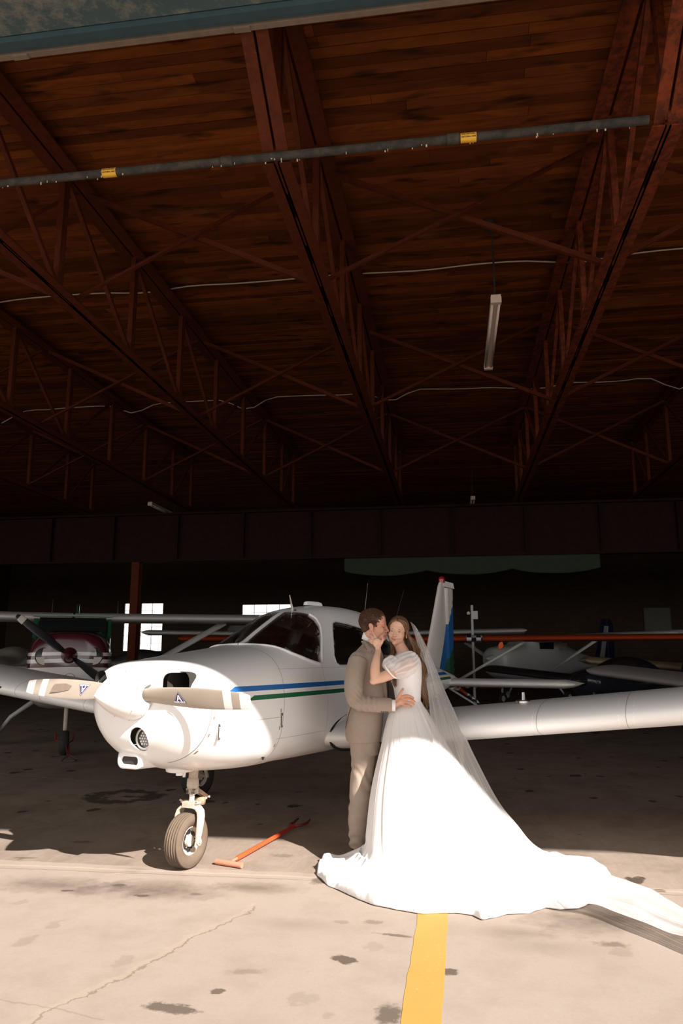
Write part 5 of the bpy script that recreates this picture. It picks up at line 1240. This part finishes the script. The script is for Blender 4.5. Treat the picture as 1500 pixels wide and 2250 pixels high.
# long wavy hair
M_hairw = NT('long_brown_hair'); x, y, z = M_hairw.xyz(); f = M_hairw.noise(26, 5, .7, mapping=(3, 3, .35)); g_ = M_hairw.ramp(z, [(.9, 1), (1.0, 1)])
M_hairw.base(M_hairw.mix(M_hairw.ramp(f, [(.35, 0), (.7, 1)]), (.055, .026, .013), (.26, .135, .062))); M_hairw.p(rough=.42, spec=.5); M_hairw = M_hairw.mat
cap = MB()
cap.sphere(BP(-.012, 0, .048), (.103 * K, .084 * K, .091 * K), 28, 18, bR); cap.sphere(BP(-.045, 0, .0), (.066 * K, .076 * K, .085 * K), 24, 14, bR); cap.sphere(BP(-.055, .01, -.07), (.05, .062, .07), 20, 12, bR)
hw_ = cap.build('hair', M_hairw, bride); remesh(hw_, .005, 5)
for v in hw_.data.vertices:
    l = bR.transposed() @ (v.co - Vector(bc)) / K
    face = (l.x / .12) ** 2 if l.x > 0 else 0
    if l.x > .030 and l.z < .083 - 9 * l.y ** 2: v.co = BP(0, 0, .01) + (v.co - BP(0, 0, .01)) * .78
    part = 0 * math.exp(-((l.y - .004) / .004) ** 2) if l.z > .05 else 0
    v.co -= (v.co - Vector(bc)).normalized() * .003 * part
sm_ = hw_.modifiers.new('s', 'SMOOTH'); sm_.iterations = 12; sm_.factor = .5; bake(hw_)
hs_ = MB(); rnd = random.Random(11)
def lock(path, r, n=26, wob=.008, ph=0.0, fr=5):
    P = smoothpath(path, n); out = []
    for i, p in enumerate(P):
        t = i / (n - 1); a = ph + fr * t * 2 * PI * .6
        out.append(p + Vector((math.cos(a), math.sin(a) * .7, .3 * math.sin(a))) * wob * min(1, max(0, (t - .25) * 2)))
    hs_.tube(out, [r * (.6 + .4 * min(1, 8 * i / n)) * (1 - .85 * max(0, (i / (n - 1) - .8) / .2)) for i in range(n)], 6)
for k in range(210):      # her left side: from the parting, past the temple, behind the shoulder and down the back
    a = rnd.random(); b = rnd.uniform(-1, 1); e = rnd.random()
    s0 = BP(.082 - .13 * a, .004 + .01 * a, .105 + .034 * a - .016 * a * a); s1 = BP(.064 - .09 * a, .060 + .012 * b, .072 + .012 * b); s2 = BP(.022 - .050 * a, .088 + .007 * b, -.005)
    p3 = q(907 + 9 * a + 6 * b, 1415 + 4 * b, 5.78 + .07 * a); p4 = q(917 + 7 * a + 5 * b, 1445, 5.72 + .10 * a); p5 = q(924 + 8 * a + 5 * b, 1480, 5.70 + .10 * e); p6 = q(928 + 7 * a + 4 * b, 1520, 5.70 + .08 * e); p7 = q(930 + 5 * a + 4 * b, 1520 + 30 + 18 * rnd.random() * (1 if b > -.5 else .2), 5.70 + .08 * e)
    lock([s0, s1, s2, p3, p4, p5, p6, p7], rnd.uniform(.0032, .0058), 44, .012, rnd.uniform(0, 1.5), 7)
for k in range(70):       # her right side: behind the cheek, over the chest in front
    a = rnd.random(); b = rnd.uniform(-1, 1)
    s0 = BP(.080 - .13 * a, .000 - .01 * a, .106 + .034 * a - .016 * a * a); s1 = BP(.052 - .085 * a, -.066, .068); s2 = BP(.004 - .03 * a, -.082, -.02)
    p3 = q(862 + 6 * a + 2 * b, 1425, 5.83 + .05 * a); p4 = q(858 + 7 * a, 1450, 5.74 + .08 * a); p5 = q(861 + 6 * a + b, 1480, 5.62 + .05 * a); p6 = q(866 + 4 * a + 2 * b, 1500 + 12 * rnd.random(), 5.585 + .03 * a)
    lock([s0, s1, s2, p3, p4, p5, p6], rnd.uniform(.003, .005), 34, .007, rnd.uniform(0, 6), 5)
for k in range(60):
    a = rnd.random(); b = rnd.uniform(-1, 1)
    s0 = BP(-.06, .02 * b, .10); s1 = BP(-.095, .05 * b, .02); p3 = q(893 + 12 * a, 1425, 5.90); p4 = q(905 + 14 * a, 1450, 5.84); p5 = q(918 + 12 * a, 1500, 5.80); p6 = q(926 + 10 * a, 1545, 5.78)
    lock([s0, s1, p3, p4, p5, p6], rnd.uniform(.004, .007), 30, .008, rnd.uniform(0, 6), 5)
hs_.build('hair_locks', M_hairw, bride, smooth=True)['kind'] = 'stuff'
# gown
def satin(name, c, bmp=.1, sc=60):
    m = NT(name); m.base(m.mix(m.noise(5, 4), tuple(v * .97 for v in c), c)); m.p(rough=.75, spec=.2, sheen=.25); m.bump(m.noise(sc, 4, mapping=(1, 1, .25)), bmp, .004); return m.mat
M_gown = satin('white_tulle_gown', (.79, .76, .745)); M_bod = satin('white_crepe_bodice', (.84, .81, .80), .05, 300)
bd = MB()
bod = [(1558, 862, 931, 5.72, .115), (1546, 868, 925, 5.72, .100), (1535, 868, 924, 5.72, .102), (1515, 865, 925, 5.72, .115), (1495, 859, 926, 5.72, .132), (1475, 857, 926, 5.72, .142), (1458, 862, 925, 5.72, .145), (1446, 868, 922, 5.73, .138), (1438, 872, 915, 5.75, .115), (1433, 876, 908, 5.77, .085)]
bd.loft([ringb(*a, 48) for a in bod], True, True, True); bo = bd.build('gown_bodice', M_bod, bride); remesh(bo, .006, 5)
for v, nrm in vn(bo): v.co += nrm * (.0025 * noise.noise(Vector((v.co.x * 18, v.co.y * 18, v.co.z * 5))))
# puff sleeves of organza over the arm
def organza():
    m = NT('sheer_white_organza'); m.base((.88, .84, .83)); m.p(rough=.7, spec=.2, sheen=.3)
    t = m.n.new('ShaderNodeBsdfTransparent'); mx = m.n.new('ShaderNodeMixShader'); lw = m.n.new('ShaderNodeLayerWeight'); lw.inputs[0].default_value = .35
    f = m.math('MULTIPLY_ADD', lw.outputs['Facing'], .55, .46, clamp=True); m.l.new(f, mx.inputs[0]); m.l.new(t.outputs[0], mx.inputs[1]); m.l.new(m.b.outputs[0], mx.inputs[2]); m.l.new(mx.outputs[0], m.out.inputs[0]); return m.mat
M_org = organza()
def puff(c, R3, rad, name, amp=.012, freq=14):
    mbp = MB(); n, m_ = 96, 48; rows = []
    for i in range(m_ + 1):
        t = i / m_; ph = PI * (.06 + .86 * t); rg = []
        for k in range(n):
            a = 2 * PI * k / n; rr = 1 + amp / rad[0] * (math.sin(a * freq + 2.5 * math.sin(ph * 2)) * (.35 + .65 * abs(math.cos(ph))) + 1.6 * noise.noise(Vector((math.cos(a) * 2.2, math.sin(a) * 2.2, ph * 1.8))))
            rg.append(Vector(c) + R3 @ Vector((-math.cos(ph) * rad[0], math.cos(a) * math.sin(ph) ** .7 * rad[1] * rr, math.sin(a) * math.sin(ph) ** .7 * rad[2] * rr)))
        rows.append(rg)
    o = mbp.loft(rows).build(name, M_org, bride, smooth=True); return o
ax_ = (q(862, 1477, 5.55) - q(905, 1448, 5.62)).normalized(); pR = frame3(ax_, (0, 0, 1))
pf1 = puff(q(888, 1461, 5.59), pR, (.118, .088, .084), 'puff_sleeve')
# soft upper lobe and the gathered lower edge round the arm
MB().tube(smoothpath([q(846, 1462, 5.52), q(850, 1470, 5.50), q(858, 1480, 5.50), q(868, 1489, 5.52), q(872, 1487, 5.60), q(862, 1470, 5.64), q(850, 1459, 5.60), q(846, 1462, 5.52)], 40), .007, 8).build('sleeve_band', M_bod, pf1, smooth=True)
pf2 = puff(q(861, 1461, 5.56), frame3((-.65, 0, -.75), (0, 0, 1)), (.062, .058, .064), 'sleeve_ruffle', .008, 11)
puff(q(876, 1455, 5.88), frame3((-.8, .5, -.2), (0, 0, 1)), (.11, .08, .08), 'puff_sleeve')
MB().tube(smoothpath([q(874, 1440, 5.70), q(880, 1447, 5.63), q(892, 1440, 5.62), q(910, 1436, 5.68)], 20), .006, 8).build('neckline_trim', M_bod, bo, smooth=True)
# skirt with train, traced ground outline
def inter_ring(poly, n, c):
    """resample a closed outline by angle round c"""
    out = []; m_ = len(poly)
    for k in range(n):
        a = 2 * PI * k / n; d = Vector((math.cos(a), math.sin(a))); best = .1
        for i in range(m_):
            p, r_ = Vector(poly[i]) - Vector(c), Vector(poly[(i + 1) % m_]) - Vector(c); e = r_ - p
            den = d.x * e.y - d.y * e.x
            if abs(den) < 1e-9: continue
            t = (p.x * e.y - p.y * e.x) / den; s_ = (p.x * d.y - p.y * d.x) / den
            if t > 0 and -1e-6 <= s_ <= 1 + 1e-6: best = max(best, t)
        out.append((c[0] + d.x * best, c[1] + d.y * best))
    return out
NS = 420
hemw = [(698, 1925), (697, 1910), (708, 1894), (740, 1893), (775, 1897), (800, 1894), (830, 1882), (900, 1866), (1000, 1865), (1100, 1870), (1180, 1882), (1240, 1896), (1300, 1905), (1338, 1921), (1345, 1935), (1328, 1958), (1322, 1975), (1272, 1999), (1235, 2002), (1200, 1997), (1160, 2009), (1115, 2011), (1060, 2023), (1040, 2013), (1000, 2008), (930, 2012), (880, 2002), (820, 1992), (760, 1966), (722, 1948)]
hl = [BR.w(G(*p)) for p in hemw]; hemc = BR.w(G(990, 1925)); hem = inter_ring([(p.x, p.y) for p in hl], NS, (hemc.x, hemc.y))
sk = [(1541, 867, 925, 5.72, .100), (1550, 862, 930, 5.72, .115), (1562, 857, 938, 5.71, .135), (1580, 851, 948, 5.70, .165), (1605, 845, 962, 5.68, .20), (1640, 838, 984, 5.65, .25), (1680, 828, 1010, 5.62, .29), (1720, 819, 1038, 5.58, .335), (1760, 812, 1068, 5.54, .38), (1800, 807, 1102, 5.50, .43), (1835, 803, 1136, 5.46, .475), (1860, 800, 1170, 5.42, .52)]
rings = [[(p.x, p.y, p.z) for p in ringb(*a, NS)] for a in sk]
lastz = rings[-1][0][2]
last = rings[-1]
lc = (sum(p[0] for p in last) / NS, sum(p[1] for p in last) / NS)
hem2 = inter_ring([(p.x, p.y) for p in hl], NS, lc)
for f_, z_ in ((.22, .105), (.45, .062), (.68, .046), (.88, .038), (.97, .026), (1.0, .008), (.975, .002)):
    rings.append([(last[i][0] * (1 - f_) + hem2[i][0] * f_, last[i][1] * (1 - f_) + hem2[i][1] * f_, z_) for i in range(NS)])
NV = 150; cols = []
rows = [[None] * NS for _ in range(NV)]
for i in range(NS):
    P = smoothpath([r[i] for r in rings], NV)
    for j in range(NV): rows[j][i] = P[j]
for j in range(NV):
    t = j / (NV - 1); floor_ = max(0, min(1, (.16 - rows[j][0].z) / .10))
    cc = sum((rows[j][i] for i in range(0, NS, 14)), Vector()) / (NS // 14)
    for i in range(NS):
        p = rows[j][i]; a = 2 * PI * i / NS; out = Vector((math.cos(a), math.sin(a), 0))
        w = noise.noise(Vector((math.cos(a) * 6, math.sin(a) * 6, t * 1.2))) * .7 + noise.noise(Vector((math.cos(a) * 17, math.sin(a) * 17, t * 1.8))) * .3
        amp = min(.016, .002 + t * .026)
        if p.z > .14: p = p + out * amp * w * 1.3
        else:
            k = min(1, p.z / .03)
            r_ = noise.noise(Vector((p.x * 5.2, p.y * 5.2, 3))) ; r2 = 1 - abs(noise.noise(Vector((math.cos(a) * 6 + p.x * 1.5, math.sin(a) * 6 + p.y * 1.5, 1)))) * 2
            p = p + Vector((0, 0, k * max(-.02, .035 * r_ + .026 * max(0, r2)))) + out * .022 * (noise.noise(Vector((p.x * 3, p.y * 3, 7))) + .3 * w)
        p.z = max(p.z, .004); rows[j][i] = p
gown = MB().loft(rows, True).build('gown_skirt', M_gown, bride, smooth=True)
# veil of sheer tulle, falling from the back of the head over the skirt and trailing to the right
def tulle():
    m = NT('sheer_veil_tulle'); m.base((.86, .83, .81)); m.p(rough=.8, spec=.1)
    tr = m.n.new('ShaderNodeBsdfTransparent'); tl_ = m.n.new('ShaderNodeBsdfTranslucent'); tl_.inputs[0].default_value = (.85, .82, .80, 1)
    m1 = m.n.new('ShaderNodeMixShader'); m1.inputs[0].default_value = .35; m.l.new(m.b.outputs[0], m1.inputs[1]); m.l.new(tl_.outputs[0], m1.inputs[2])
    uv = m.n.new('ShaderNodeTexCoord'); at = m.n.new('ShaderNodeAttribute'); at.attribute_name = 'veil_v'
    st_ = m.noise(1, 4, .7, vec=at.outputs['Vector'], mapping=(3, 34, 1))
    lw = m.n.new('ShaderNodeLayerWeight'); lw.inputs[0].default_value = .25
    f = m.math('ADD', m.math('MULTIPLY_ADD', m.ramp(st_, [(.42, 0), (.66, 1)]), .36, .30), m.math('MULTIPLY', lw.outputs['Facing'], .45), clamp=True)
    f = m.math('ADD', f, m.math('MULTIPLY', m.math('GREATER_THAN', m.xyz(at.outputs['Vector'])[0], .62), .22), clamp=True)
    mx = m.n.new('ShaderNodeMixShader'); m.l.new(f, mx.inputs[0]); m.l.new(tr.outputs[0], mx.inputs[1]); m.l.new(m1.outputs[0], mx.inputs[2]); m.l.new(mx.outputs[0], m.out.inputs[0]); return m.mat
M_veil = tulle()
outer = [q(915, 1380, 5.86), q(931, 1409, 5.88), q(953, 1457, 5.92), q(977, 1517, 5.95), q(1001, 1569, 5.96), q(1024, 1621, 5.96), q(1049, 1674, 5.95), q(1094, 1759, 5.94), q(1135, 1811, 5.92), q(1174, 1856, 5.88)] + [BR.w(G(*p, .06)) for p in ((1240, 1893), (1310, 1908), (1345, 1926), (1420, 1952), (1500, 1996), (1640, 2060))]
inner = [q(901, 1366, 5.84), q(911, 1396, 5.82), q(926, 1450, 5.78), q(938, 1510, 5.70), q(944, 1565, 5.62), q(950, 1620, 5.45), q(960, 1680, 5.30), q(980, 1760, 5.12), q(1005, 1820, 5.02), q(1040, 1870, 4.98)] + [BR.w(G(*p, .07)) for p in ((1120, 1935), (1220, 1975), (1318, 1992), (1400, 2022), (1500, 2060), (1640, 2118))]
NU, NW = 200, 60; Oc, Ic = smoothpath(outer, NU), smoothpath(inner, NU); vm = MB(); VV = []; UVs = []
for i in range(NU):
    t = i / (NU - 1)
    for j in range(NW):
        s_ = j / (NW - 1); p = Ic[i] * (1 - s_) + Oc[i] * s_
        d = (Oc[i] - Ic[i]); out = d.cross(Vector((0, 0, 1))); out = -out.normalized() if out.length > 1e-6 else Vector((0, -1, 0))
        wv = math.sin(s_ * 26 + 5 * noise.noise(Vector((t * 4, s_ * 3, 0)))) * .5
        down = max(0, min(1, (t - .60) / .1))
        p = p + Vector((0, -1, 0)) * (.05 * math.sin(PI * s_) * (1 - down) + .009 * wv * (1 - down)) + Vector((0, 0, 1)) * down * (.012 * wv + .03 * math.sin(PI * s_) + .02 * noise.noise(p * 5))
        if down > 0: p.z = max(p.z, .012)
        VV.append(p); UVs.append((t, s_))
vm.add(VV, [(i * NW + j, (i + 1) * NW + j, (i + 1) * NW + j + 1, i * NW + j + 1) for i in range(NU - 1) for j in range(NW - 1)])
veil = vm.build('veil', M_veil, bride, smooth=True, fix=False)
at = veil.data.attributes.new('veil_v', 'FLOAT_VECTOR', 'POINT'); flat = []
for t, s_ in UVs: flat += [t, s_, 0]
at.data.foreach_set('vector', flat)
bd_ = MB(); rnd = random.Random(5)
for k in range(70):
    t, s_ = rnd.uniform(.02, .45), rnd.uniform(.1, 1); i = int(t * (NU - 1)); j = int(s_ * (NW - 1)); bd_.sphere(VV[i * NW + j] + Vector((0, -.002, 0)), .0022, 6, 4)
o = bd_.build('veil_beads', M_wdec, veil); o['kind'] = 'stuff'
MB().tube(smoothpath([BP(-.07, -.05, .09), BP(-.085, 0, .10), BP(-.07, .06, .08), BP(-.05, .085, .04)], 12), .006, 8).build('veil_comb', M_chrome, veil)
